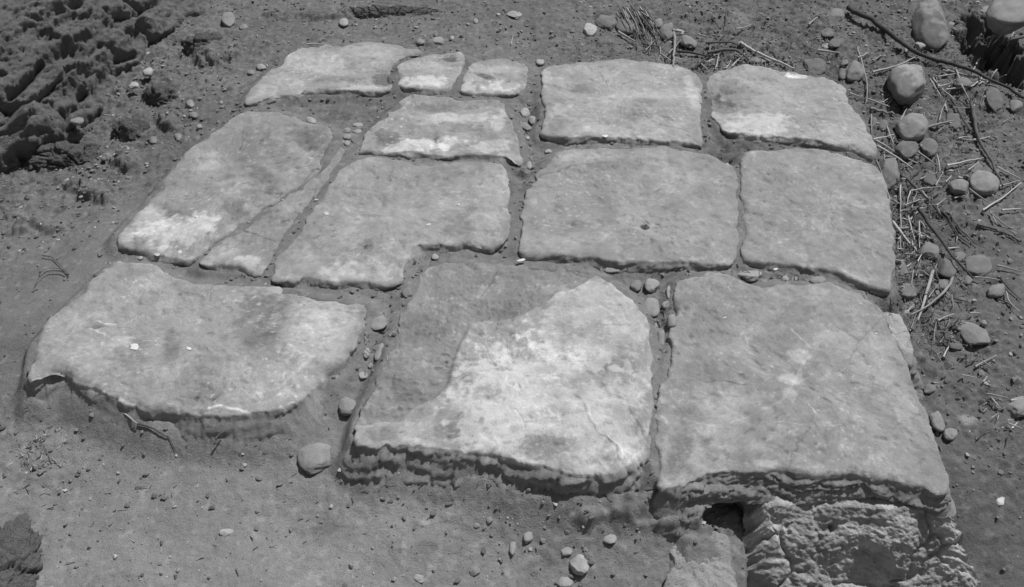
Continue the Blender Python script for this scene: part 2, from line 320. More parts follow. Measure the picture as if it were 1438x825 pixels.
def slab_tone(x, y, key):
    s = SLABS[key]; w = 1.2*fbm(x, y, s=26, o=5, seed=21, gain=.7)
    t = s['b'] + .07*fbm(x, y, s=3.5, o=5, seed=11, gain=.7) + .07*fbm(x, y, s=28, o=4, seed=14, gain=.8)
    for m in MARKS:
        d = ell(x, y, m)
        near = d < 2.8
        if not near.any(): continue
        wn_ = w*(1.2 if m[6] < .5 else 1.0)*(.6+.8*m[6])
        t = t + (1.35 if key != 'B' else 1.05)*m[5]*(1-sstep(1-m[6]*.8, 1+m[6]*.4, d+wn_))
    for pts, wd, dv in VEINS:
        L = px_line(pts); q = mpp(*L[0])
        wx = .0035*noise(x, y, s=40, seed=8)
        d = seg_dist(x+wx, y+wx, L); br = .5+.8*noise(x, y, s=60, seed=12)
        t = t + 1.5*dv*np.clip(1-d/(wd*q*1.3), 0, 1)*np.clip(br+.4, 0, 1)
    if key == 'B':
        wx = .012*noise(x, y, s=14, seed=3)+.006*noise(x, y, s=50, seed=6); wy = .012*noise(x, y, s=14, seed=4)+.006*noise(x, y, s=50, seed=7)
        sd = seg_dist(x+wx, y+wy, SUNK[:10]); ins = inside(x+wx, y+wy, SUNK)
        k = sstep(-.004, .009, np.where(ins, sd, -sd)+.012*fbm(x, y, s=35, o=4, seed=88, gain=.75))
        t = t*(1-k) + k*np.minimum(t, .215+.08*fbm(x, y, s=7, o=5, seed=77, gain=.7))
    sp1 = fbm(x, y, s=8, o=6, seed=61, gain=.72); t = t + .050*sstep(.10, .16, sp1) - .042*sstep(.12, .18, -sp1)
    sp2 = fbm(x, y, s=26, o=4, seed=63, gain=.7); t = t + .07*sstep(.20, .26, sp2)*sstep(-.1, .2, sp1)
    t = t - .07*pits(x, y) - .06*cracks(x, y)
    # dust film gathered in patches
    dust = sstep(.0, .35, fbm(x, y, s=7, o=5, seed=41, gain=.72))
    t = t*(1-.45*dust)+.45*dust*.21
    # tiny pale flecks / lichen crust
    fl = sstep(.28, .42, fbm(x, y, s=70, o=2, seed=51))*sstep(-.05, .25, fbm(x, y, s=5, o=3, seed=52))
    if key in 'MAIFL': fl = fl*1.6
    return (t + .11*fl)*{'C': .92, 'D': .91, 'G': .94, 'H': .95, 'M': .93, 'B': .96, 'F': .95, 'N': .93}.get(key, .97)

# ------------------------------------------------------------------ ground
GZ = [(-60,120,-.14),(20,20,-.16),(100,80,-.13),(180,30,-.12),(60,200,-.12),(260,20,-.06),(-100,300,-.12),(340,160,-.03),(250,230,-.05),(120,300,-.07),(60,400,-.055),(25,480,-.055),(15,560,-.085),(90,600,-.095),(60,565,-.085),(140,330,-.04),(170,605,-.085),(250,635,-.09),(330,650,-.092),(430,640,-.085),(470,600,-.08),
 (100,700,-.12),(200,790,-.125),(400,720,-.12),(520,655,-.066),(600,668,-.066),(700,688,-.066),(600,720,-.10),(700,735,-.105),(800,705,-.066),(870,700,-.062),(900,690,-.06),(950,715,-.082),(1000,725,-.12),
 (750,800,-.14),(950,800,-.15),(1040,722,-.14),(1042,800,-.17),(400,860,-.13),(0,850,-.13),
 (455,570,-.065),(495,560,-.06),(505,520,-.045),(530,480,-.033),(540,440,-.03),(550,420,-.03),(450,408,-.035),(350,396,-.034),(260,385,-.04),(200,362,-.04),(140,358,-.035),
 (373,392,-.04),(410,335,-.035),(455,275,-.035),(480,225,-.03),(495,190,-.03),(530,155,-.03),(430,145,-.03),(380,150,-.028),(620,133,-.03),(640,130,-.03),(555,107,-.03),(648,105,-.03),(720,142,-.034),
 (750,110,-.034),(745,160,-.036),(745,220,-.036),(722,280,-.036),(718,340,-.036),(640,358,-.032),(570,395,-.034),(760,369,-.028),(850,376,-.03),(930,382,-.034),(620,226,-.03),(500,222,-.032),
 (850,201,-.03),(950,206,-.032),(1000,212,-.034),(992,160,-.036),(992,100,-.035),(1038,240,-.05),(1040,330,-.05),(1037,380,-.035),(1060,388,-.03),(1120,390,-.032),(1180,396,-.036),(1220,408,-.04),(1248,425,-.05),(1100,204,-.034),(1200,217,-.036),
 (930,420,-.036),(930,480,-.045),(920,560,-.055),(917,640,-.06),(915,690,-.075),
 (500,40,-.02),(420,55,-.02),(650,50,-.015),(800,60,-.015),(950,70,-.025),(700,10,.0),(900,5,-.005),(1100,70,-.025),(1180,95,-.035),(1100,10,-.01),(1240,60,-.03),(1330,60,-.03),
 (1250,170,-.05),(1300,150,-.05),(1400,180,-.06),(1265,260,-.075),(1350,300,-.07),(1430,300,-.07),(1280,350,-.09),(1400,400,-.09),(1290,450,-.11),(1430,480,-.11),(1310,520,-.13),(1330,580,-.15),(1430,600,-.16),
 (1345,640,-.17),(1360,700,-.20),(1430,700,-.19),(1385,780,-.25),(1440,820,-.24),(1395,850,-.28),(1100,760,-.3),(1250,760,-.3),(1300,850,-.34),(1100,850,-.34)]
RO = [(340,160,.5),(250,200,.9),(180,230,1.),(60,270,1.2),(230,130,1.2),(120,320,.45),(60,400,.25),(200,330,.15),(60,520,.3),(40,620,.8),(40,660,.8),(120,640,.35),(300,650,.32),(400,620,.4),(500,660,.5),(600,690,.6),(800,705,1.1),(900,720,1.1),(700,780,.5),(850,780,.5),(950,760,.5),(250,780,.4),(60,740,.5),
 (540,480,.75),(640,360,.75),(740,372,.5),(800,372,.6),(740,200,.75),(480,200,.6),(430,150,.75),(450,408,.75),(400,50,.6),(600,40,.7),(750,50,.6),(900,50,.9),(1000,50,1.4),(1100,60,1.1),(1200,60,1.2),(1250,200,1.4),(1350,150,1.1),(1400,250,.9),(1300,300,1.3),(1280,380,1.6),(1400,350,.6),(1400,450,.9),(1350,500,1.2),(1320,560,.7),(1400,560,.9),(1370,640,.5),(1400,740,.45),(1350,680,.4),(1110,390,.7),(930,440,.75),(1030,720,1.)]
LUMPS = [(300,62,34,20,-20,.035),(440,14,60,14,0,.02),(60,295,30,9,-10,.02),(120,245,40,12,-20,.035),(170,205,26,11,-35,.03),(230,150,22,12,-45,.028),(25,290,20,12,0,.02),
 (880,690,36,10,0,.018),(955,706,46,6,3,.022),(840,702,30,7,3,.018),(1000,745,30,30,0,.02),(1230,40,20,14,20,.02),(1160,30,30,14,0,.015),(1190,70,24,16,20,.02),(1060,60,30,15,0,.012),(1365,110,24,14,20,.015),
 (570,55,40,8,0,.008),(330,175,20,10,-30,.006),(100,470,30,12,-40,.01),(1325,470,12,12,0,.012),(1395,435,26,16,0,-.01),(1360,310,34,20,20,-.012),(1340,250,30,16,20,.01),(1300,270,20,12,0,.012),
 (1392,55,34,36,-50,-.15),(1430,80,34,34,-50,-.14),(1385,25,26,20,0,-.14),(1372,75,9,6,-40,.03),(1352,40,7,6,0,.02),(1398,96,10,6,-20,.03)]
WALL_PX = [(1052,690),(1335,690),(1386,835),(1056,850)]
def ground_z(x, y, fine=True):
    sh = np.shape(x); x = np.ravel(np.asarray(x, float)); y = np.ravel(np.asarray(y, float))
    z = mq(GZ, x, y)
    ro = np.clip(mq(RO, x, y, lvl=-.06), .12, 1.7)
    for m in LUMPS:
        d = ell(x, y, m); z = z + m[5]*(1-sstep(.55, 1.35, d+.5*noise(x, y, s=18, seed=61)+.35*noise(x, y, s=50, seed=62)))
    z = z + .007*fbm(x, y, s=4, o=3, seed=71)*(.6+ro*.6)
    if fine:
        f1, f21, cid = worley(x+.01*noise(x, y, s=30, seed=2), y+.01*noise(x, y, s=30, seed=3), 26, seed=91)
        z = z + .013*np.clip(ro-.2, 0, 2)*(cid-.5)*sstep(0, .22, f21)
        z = z + (ro*.85+.02)*(.012*fbm(x, y, s=20, o=5, seed=73, gain=.68)) + ro*.004*fbm(x, y, s=75, o=2, seed=79, ridge=True)
        cl = sstep(.12, .42, fbm(x, y, s=55, o=2, seed=83)); z = z + .008*cl*np.clip(ro-.15, 0, 1.4)
    far = sstep(3.5, 9, np.hypot(x, y-2)); z = z*(1-far) + far*(-.05)
    return z.reshape(sh)
TN = [(60,400,.215),(150,300,.2),(40,250,.17),(100,700,.265),(300,700,.285),(600,760,.27),(850,780,.25),(980,760,.25),(100,590,.25),(40,540,.21),(740,180,.225),(540,470,.24),(930,440,.22),(750,370,.225),(480,220,.2),(500,40,.19),(750,55,.195),(950,70,.18),
 (1100,50,.175),(1250,150,.165),(1350,60,.165),(1400,250,.17),(1280,350,.16),(1400,400,.175),(1350,500,.17),(1370,620,.17),(1400,740,.165),(1120,390,.22),(200,230,.18),(300,100,.19),(100,100,.17),(720,1000,.26),(1600,400,.17),(-150,400,.2),(720,-100,.18)]
def ground_tone(x, y):
    ro = np.clip(mq(RO, x, y, lvl=-.06), .12, 1.7)
    t = .82*mq(TN, x, y, c=.12, lvl=-.06) + .045*fbm(x, y, s=2.5, o=4, seed=101) + .035*fbm(x, y, s=20, o=4, seed=103, gain=.7)
    t = t - .05*sstep(.15, .4, fbm(x, y, s=11, o=3, seed=107))*np.clip(ro, 0, 1)
    t = t - .03*sstep(.30, .40, noise(x, y, s=55, seed=109))*sstep(-.1, .3, noise(x, y, s=5, seed=110)) + .05*sstep(.38, .46, noise(x, y, s=48, seed=111))
    for m in [(730,160,10,50,0,.02,.6),(930,740,80,30,0,.012,.6),(560,700,60,20,0,.03,.7),(640,690,40,16,0,.03,.7),(700,400,100,30,0,.03,.5),(445,710,20,12,0,-.03,.6),(590,735,14,12,0,-.03,.5),(420,775,16,7,20,.05,.6),(1390,540,14,6,0,.12,.5),(1399,682,6,5,0,.1,.4),(630,750,9,9,0,.04,.5),(1040,25,14,22,0,.05,.4)]:
        t = t + m[5]*(1-sstep(1-m[6], 1+m[6], ell(x, y, m)+.3*fbm(x, y, s=20, o=3, seed=22)))
    return t
def resample(P, n):
    Q = np.vstack([P, P[:1]]); L = np.hypot(*np.diff(Q, axis=0).T); s = np.concatenate([[0], np.cumsum(L)])
    t = np.linspace(0, s[-1], n, endpoint=False)
    return np.stack([np.interp(t, s, Q[:, 0]), np.interp(t, s, Q[:, 1])], 1), s[-1]
ax = np.concatenate([-np.geomspace(120, 2.75, 26)[:-1], np.arange(-2.7, 2.7, .0056), np.geomspace(2.75, 120, 26)])
ay = np.concatenate([-np.geomspace(120, .40, 24)[:-1]+.7, np.arange(.34, 4.15, .0056), 3.5+np.geomspace(.7, 120, 26)])
gx, gy = np.meshgrid(ax, ay)
gxf, gyf = gx.ravel(), gy.ravel(); gz = ground_z(gxf, gyf)
near = (np.abs(gxf) < 3) & (gyf > .4) & (gyf < 4.5)
gin = np.zeros_like(gz)
for k, s in SLABS.items():
    P = s['poly']; lo = P.min(0); hi = P.max(0)
    idx = np.where((gxf > lo[0]) & (gxf < hi[0]) & (gyf > lo[1]) & (gyf < hi[1]))[0]
    ins = inside(gxf[idx], gyf[idx], P); idx = idx[ins]
    d = seg_dist(gxf[idx], gyf[idx], list(map(tuple, P))+[tuple(P[0])])
    gin[idx] = np.minimum(gin[idx], 0) - .09*sstep(.016, .04, d)
    idx = np.where((gxf > lo[0]-.12) & (gxf < hi[0]+.12) & (gyf > lo[1]-.14) & (gyf < hi[1]+.12))[0]
    d = seg_dist(gxf[idx], gyf[idx], list(map(tuple, P))+[tuple(P[0])])
    # earth washed up against the stone: nearly flush behind and beside it, lower along its front face
    Pn, _ = resample(P, 240); Tn = np.roll(Pn, -1, 0)-np.roll(Pn, 1, 0); Tn /= np.hypot(Tn[:, 0], Tn[:, 1])[:, None]+1e-9
    ar_ = np.sum(Pn[:, 0]*np.roll(Pn[:, 1], -1)-np.roll(Pn[:, 0], -1)*Pn[:, 1]); ny = -Tn[:, 0]*(1 if ar_ > 0 else -1)
    ny = sum(np.roll(ny, q_) for q_ in range(-5, 6))/11
    near_ = d < .14; idx = idx[near_]; d = d[near_]
    ni = np.argmin((gxf[idx][:, None]-Pn[None, :, 0])**2+(gyf[idx][:, None]-Pn[None, :, 1])**2, 1)
    fr = sstep(.2, .75, -ny[ni])
    nz_ = fbm(gxf[idx], gyf[idx], s=6, o=4, seed=500); n2_ = fbm(gxf[idx], gyf[idx], s=24, o=3, seed=505)
    ft = {'A': -.034, 'B': -.040, 'C': -.06, 'M': -.012, 'N': -.010, 'L': -.011, 'J': -.011, 'K': -.011, 'I': -.012}.get(k, -.017)
    tgt = (-.004-.014*nz_)*(1-fr)+(ft-.018*nz_)*fr-.006*n2_
    wd = .05+.05*fr*(k in 'AB')
    wgt = np.clip(.85+.9*nz_, .3, 1)*(1-sstep(.004, wd, d))*(1-(k == 'C')*fr)
    if k in 'DC': wgt = wgt*(1-.7*sstep(1.0, 1.15, gxf[idx]*1.0+.0)*(1-fr))
    gz[idx] = np.maximum(gz[idx], gz[idx]*(1-wgt)+tgt*wgt)
gz = gz + gin
WP = px_line(WALL_PX, -.15)
idx = np.where((gxf > .35) & (gxf < 1.4) & (gyf > .4) & (gyf < 1.4))[0]
ins = inside(gxf[idx], gyf[idx], WP); gz[idx[ins]] = np.minimum(gz[idx[ins]], -.36)
ground = mesh_from("ground", np.stack([gxf, gyf, gz], 1), grid_faces(len(ax), len(ay)), M_earth, ground_tone(gxf, gyf))
tag(ground, None, None, kind='structure')
GZA = gz.reshape(len(ay), len(ax)); _gz0 = ground_z
def ground_z(x, y, fine=True):
    """height of the finished ground sheet under a point"""
    sh = np.shape(x); x = np.clip(np.ravel(x), ax[1], ax[-2]); y = np.clip(np.ravel(y), ay[1], ay[-2])
    i = np.clip(np.searchsorted(ax, x)-1, 0, len(ax)-2); j = np.clip(np.searchsorted(ay, y)-1, 0, len(ay)-2)
    u = (x-ax[i])/(ax[i+1]-ax[i]); v = (y-ay[j])/(ay[j+1]-ay[j])
    return ((GZA[j, i]*(1-u)+GZA[j, i+1]*u)*(1-v)+(GZA[j+1, i]*(1-u)+GZA[j+1, i+1]*u)*v).reshape(sh)

# ------------------------------------------------------------------ paving slabs
def make_slab(name, P, ctr, hfun, tfun, rr, thick=.13, step=.0048, mat=M_stone, strata=.006, seed=0, und=None, flare=.45, earthy=0.0):
    _, per = resample(P, 100); n = int(per/step)
    O, _ = resample(P, n)
    T = np.roll(O, -1, 0)-np.roll(O, 1, 0); T /= np.hypot(T[:, 0], T[:, 1])[:, None]+1e-9
    area = np.sum(O[:, 0]*np.roll(O[:, 1], -1)-np.roll(O[:, 0], -1)*O[:, 1])
    Nn = np.stack([T[:, 1], -T[:, 0]], 1)*(1 if area > 0 else -1)
    # smooth the outward normals a little so that walls do not tear at corners
    Nn = sum(np.roll(Nn, k, 0) for k in range(-4, 5)); Nn /= np.hypot(Nn[:, 0], Nn[:, 1])[:, None]+1e-9
    c1_, c2_, cid_ = worley(O[:, 0], O[:, 1], 17, seed=seed+30)
    jit = .020*fbm(O[:, 0], O[:, 1], s=7, o=3, seed=seed+1)+.013*fbm(O[:, 0], O[:, 1], s=26, o=4, seed=seed+2, gain=.6)*np.clip(.5+2*noise(O[:, 0], O[:, 1], s=5, seed=seed+31), .15, 1.6)+.010*(cid_-.5)*sstep(0, .12, c2_)
    O = O + Nn*jit[:, None]
    R = np.mean(np.hypot(*(O-ctr).T)); m = max(12, int(R/step))
    t = np.linspace(.012, 1, m)
    t = 1-(1-t)**1.12
    hw = min(22, n//6); kern = np.exp(-np.linspace(-2, 2, 2*hw+1)**2); kern /= kern.sum()
    def csm(a): return sum(kern[j+hw]*np.roll(a, j) for j in range(-hw, hw+1))
    Os = np.stack([csm(O[:, 0]), csm(O[:, 1])], 1); Ns = np.stack([csm(Nn[:, 0]), csm(Nn[:, 1])], 1)
    Ns /= np.hypot(Ns[:, 0], Ns[:, 1])[:, None]+1e-9
    wo = sstep(.72, 1., t)[:, None, None]
    G = ctr[None, None, :] + t[:, None, None]*((Os[None]*(1-wo)+O[None]*wo)-ctr)
    x = G[..., 0].ravel(); y = G[..., 1].ravel()
    Pd, _ = resample(O, 180); d = seg_dist(x, y, list(map(tuple, Pd))+[tuple(Pd[0])]).reshape(m, n); d[-1] = 0
    z = hfun(x, y).reshape(m, n)
    rad = .6*rr[0]+(rr[1]-rr[0])*np.clip(.15+2.2*fbm(x, y, s=6, o=2, seed=seed+3), 0, 1.5)
    rad = np.maximum(.004, rad + .014*fbm(x, y, s=38, o=4, seed=seed+4, gain=.7)).reshape(m, n)
    q = np.clip(1-d/rad, 0, 1); z = z - rad*.75*(1-np.sqrt(1-q*q*.999))
    tn = tfun(x, y).reshape(m, n)
    # earth has washed over stretches of the rim; elsewhere the worn rim shows paler stone
    ed = sstep(.045, .0, d)*sstep(-.12, .28, fbm(x, y, s=5, o=4, seed=seed+21, gain=.7)+earthy).reshape(m, n)
    tn = tn*(1-.75*ed)+.75*ed*.205
    tn = tn + .02*np.clip(1-d/.03, 0, 1)*sstep(-.15, .35, fbm(x, y, s=14, o=3, seed=seed+6)).reshape(m, n)
    crust = sstep(.05, .0, d)*sstep(-.3, -.7, Ns[:, 1])[None]*sstep(.04, .22, fbm(x, y, s=10, o=5, seed=seed+23, gain=.75)).reshape(m, n)
    tn = tn+.10*crust
    V = [np.dstack([G, z])]; C = [tn]
    K = 26; zb = z[-1]
    ox, oy = O[:, 0], O[:, 1]; wig = 3*fbm(ox, oy, s=6, o=3, seed=seed+15)
    thk = np.full(n, thick) if not callable(thick) else thick(ox, oy)
    for k in range(1, K+1):
        s = thk*(k/K)**1.15
        zz = zb - s
        st = fbm(ox*20, oy*20, zz*62+.9*wig, s=1, o=4, seed=seed+7, gain=.7)             # bedding planes
        _, e2_, ci_ = worley(ox*11+.3*wig, oy*11, 1.0, seed=seed+5, z=zz*75+.8*wig); led = (ci_-.5)*sstep(0, .10, e2_)-.25*(1-sstep(0, .10, e2_))
        fl_ = .25+(flare-.25)*sstep(.2, .75, -Ns[:, 1])
        off = strata*np.minimum(1, s/.010)*(1.5*st+2.6*led+.5*noise(ox*60, oy*60, zz*260, s=1, seed=seed+8))
        if und is not None: off = off - und(ox, oy, s)
        o2 = fl_*np.minimum(s, .10)-.1*np.maximum(0, s-.10)
        bl = sstep(0, .014, s)*.95; X = ox*(1-bl)+Os[:, 0]*bl+Ns[:, 0]*(off+o2); Y = oy*(1-bl)+Os[:, 1]*bl+Ns[:, 1]*(off+o2)
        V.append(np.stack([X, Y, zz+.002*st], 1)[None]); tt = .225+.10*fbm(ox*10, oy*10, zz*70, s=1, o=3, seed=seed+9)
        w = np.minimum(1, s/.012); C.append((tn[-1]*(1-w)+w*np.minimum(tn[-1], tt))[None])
    V = np.concatenate(V, 0); C = np.concatenate(C, 0); M = V.shape[0]
    Fq = grid_faces(n, M, True)
    # centre cap: fan as quads to the middle
    c0 = len(V.reshape(-1, 3)); cz = float(hfun(np.array([ctr[0]]), np.array([ctr[1]]))[0])
    Vv = np.vstack([V.reshape(-1, 3), [[ctr[0], ctr[1], cz]]]); Cc = np.append(C.ravel(), C[0].mean())
    ar = np.arange(0, n-1, 2); cap = np.stack([np.full(len(ar), c0), (ar+2) % n, ar+1, ar], 1)
    if n % 2: cap = np.vstack([cap, [[c0, 0, n-1, n-1]]])[:len(ar)+0]
    Fq = np.vstack([Fq, cap])
    if area > 0: Fq = Fq[:, ::-1] if False else Fq
    base = float(zb.min()-thk.max())
    return mesh_from(name, Vv, Fq, mat, Cc, loc=(float(ctr[0]), float(ctr[1]), base))
for i, (k, s) in enumerate(SLABS.items()):
    und = None
    if k == 'B':
        ux0, uy0 = W2(745, 665); ux1, uy1 = W2(850, 672)
        und = lambda ox, oy, s_, L=px_line([(760,668),(800,674),(850,676)]): .014*np.clip((s_-.026)/.02, 0, 1)*(1-sstep(.02, .10, seg_dist(ox, oy, L)))
    if k == 'C':
        und = lambda ox, oy, s_, L=px_line([(1220,690),(1290,695)]), L2=px_line([(1000,690),(1035,692)]): .03*np.clip((s_-.03)/.02, 0, 1)*(1-sstep(.015, .07, seg_dist(ox, oy, L)))+.03*np.clip((s_-.03)/.02, 0, 1)*(1-sstep(.01, .05, seg_dist(ox, oy, L2)))
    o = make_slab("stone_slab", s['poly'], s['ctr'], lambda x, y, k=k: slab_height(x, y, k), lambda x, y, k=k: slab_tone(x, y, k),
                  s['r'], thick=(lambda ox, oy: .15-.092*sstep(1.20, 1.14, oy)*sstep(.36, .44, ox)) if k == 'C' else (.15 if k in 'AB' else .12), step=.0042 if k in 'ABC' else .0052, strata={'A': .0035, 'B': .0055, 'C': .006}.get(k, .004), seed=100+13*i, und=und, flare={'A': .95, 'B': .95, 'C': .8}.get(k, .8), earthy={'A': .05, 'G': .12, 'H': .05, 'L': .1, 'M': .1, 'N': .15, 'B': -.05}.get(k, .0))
    tag(o, LAB[k], "paving slab", "weathered stone slabs of the pavement", kind="thing")

# ------------------------------------------------------------------ rubble footing under the front right slab
def make_wall():
    nu, nv = 190, 120
    u, v = np.meshgrid(np.linspace(0, 1, nu), np.linspace(0, 1, nv))
    # v: 0 back on top (under slab) .. 0.25 front lip .. 1 foot
    tl = np.array([*W2(1040, 706, -.064), -.064]); tr = np.array([*W2(1340, 716, -.064), -.064])
    bl = np.array([*W2(1044, 850, -.25), -.25]); br = np.array([*W2(1390, 838, -.26), -.26])
    bkl = tl+np.array([-.0, .30, .02]); bkr = tr+np.array([-.08, .30, .02])
    def L(a, b, t): return a[None, None]*(1-t[..., None])+b[None, None]*t[..., None]
    top = L(tl, tr, u); bot = L(bl, br, u); back = L(bkl, bkr, u)
    w1 = np.clip(v/.12, 0, 1)[..., None]; w2 = np.clip((v-.12)/.88, 0, 1)[..., None]
    P = np.where(v[..., None] < .12, back*(1-w1)+top*w1, top*(1-w2)+bot*w2)
    nrm = np.array([.05, -.60, .80]); nrm /= np.linalg.norm(nrm)
    x, y, z = P[..., 0].ravel(), P[..., 1].ravel(), P[..., 2].ravel()
    f1, f21, cid = worley(x*1.0+.03*noise(x, y, z, s=12, seed=2), y+.03*noise(x, y, z, s=12, seed=4), 9, seed=5, z=z*1.3)
    stones = sstep(.02, .22, f21)*(.6+.5*cid)
    k1, k21, kid = worley(x+.05*fbm(x, y, z, s=14, o=3, seed=12), y+.04*fbm(x, y, z, s=14, o=3, seed=13), 8, seed=58, z=z*.7)
    dsp = .016*(kid-.5)*sstep(0, .16, k21)-.006*(1-sstep(0, .07, k21))*sstep(-.3, .2, noise(x, y, z, s=9, seed=57))+.004*(stones-.7) + +.012*fbm(x, y, z, s=6, o=3, seed=7, gain=.5) + .008 + .011*np.minimum(fbm(x, y, z, s=18, o=5, seed=8, gain=.66), .12) + .005*fbm(x, y, z, s=90, o=3, seed=9)
    for (cx, cy, r, dd) in [(1262,716,9,.02),(1260,770,42,-.035),(1170,690,16,.012),(1040,712,14,.05),(1168,742,5,.02),(1125,730,5,.015)]:
        qx, qy = W2(cx, cy, -.11); q = mpp(qx, qy, -.11)
        # distance in the picture plane, measured on the wall face
        wx, wy = W2(cx, cy, -.11); d = np.sqrt(((x-wx)/q)**2+((y-wy)/q)**2*.6+((z+.11)/q)**2*.5)
        dsp = dsp-dd*np.exp(-(d/r)**2)
    dsp = dsp*sstep(-.02, .05, v.ravel())
    P = P+dsp.reshape(nv, nu, 1)*nrm
    edge = sstep(.16, 0, u)
    P[..., 0] += edge*(.07*fbm(z*1.0, y, s=11, o=4, seed=66).reshape(nv, nu)-.004)
    P[..., 2] -= edge**2*.06+sstep(.9, 1, u)**2*.03*(1+2*fbm(y, z, s=20, o=3, seed=67).reshape(nv, nu))
    tone = (.33+.15*sstep(-.05, .25, fbm(x, y, z, s=9, o=5, seed=15, gain=.7)) + .10*(cid-.5)*sstep(.05, .2, f21) + .05*fbm(x, y, z, s=40, o=3, seed=17)+.07*sstep(.75, 1, u.ravel()))
    # close the sides and the back downwards so the footing is a solid block
    rows = [P]; rim_l = P[:, 0]; rim_r = P[:, -1]
    V = P.reshape(-1, 3); Fq = [grid_faces(nu, nv)]; C = tone
    for rim, flip in ((rim_l, 1), (rim_r, 0)):
        st = []
        for k in range(0, 14):
            zz = rim.copy(); t = k/13.; zz[:, 2] = rim[:, 2]*(1-t)+(-.5)*t
            zz[:, 0] += (.02*noise(zz[:, 1], zz[:, 2], s=20, seed=33)*min(1, t*4)) + (.06*t if not flip else -.02*t)
            st.append(zz)
        S = np.array(st).reshape(-1, 3); f = grid_faces(nv, 14, False, len(V))
        if flip: f = f[:, ::-1]
        V = np.vstack([V, S]); Fq.append(f); C = np.append(C, .22+.05*fbm(S[:, 0], S[:, 1], S[:, 2], s=20, o=3, seed=4))
    org = (float(V[:, 0].mean()), float(V[:, 1].mean()), -.5)
    o = mesh_from("rubble_wall", V, np.vstack(Fq), M_mortar, C, loc=org)
    tag(o, "rough rubble and mortar footing projecting under the front edge of the front right slab", "wall")
make_wall()

# ------------------------------------------------------------------ half buried blocks
def make_block(poly, zc, lab, name, b, ctr=None, rough=.006, rr=(.006, .02), thick=.1, cat="stone", mat=M_mortar, tilt=(0, 0), seed=0):
    X, Y = W2(*np.array(poly, float).T, zc); P = np.stack([X, Y], 1)
    Q = np.roll(P, -1, 0); P = np.stack([.75*P+.25*Q, .25*P+.75*Q], 1).reshape(-1, 2)
    c = P.mean(0) if ctr is None else np.array(W2(*ctr, zc))
    o = make_slab(name, P, c, lambda x, y: zc+tilt[0]*(x-c[0])+tilt[1]*(y-c[1])+rough*fbm(x, y, s=18, o=4, seed=seed+5, gain=.6)+.3*rough*fbm(x, y, s=70, o=2, seed=seed+6),
                  lambda x, y: b+.07*fbm(x, y, s=14, o=4, seed=seed+7)+.04*fbm(x, y, s=60, o=2, seed=seed+8), rr, thick=thick, step=.0045, mat=mat, seed=seed, flare=.9)
    tag(o, lab, cat); return o
make_block([(925,752),(965,742),(1005,745),(1030,752),(1034,790),(1036,840),(928,840),(935,810),(950,790),(930,770)], -.128, "pale crumbling block half buried in the earth left of the rubble footing", "buried_block", .30, rough=.016, seed=900, tilt=(0, .08))
make_block([(1251,420),(1262,432),(1272,452),(1282,478),(1287,500),(1282,516),(1268,505),(1248,470),(1236,436)], -.055, "pale rough block sticking out from under the right edge of the front right slab", "footing_stone", .36, rough=.012, seed=930, tilt=(-.35, 0))
make_block([(968,165),(985,172),(992,183),(986,187),(976,180)], -.012, "small pale broken stone leaning on the right side of the straight-edged back slab", "stone_fragment", .3, rough=.004, rr=(.004,.01), thick=.05, seed=980)

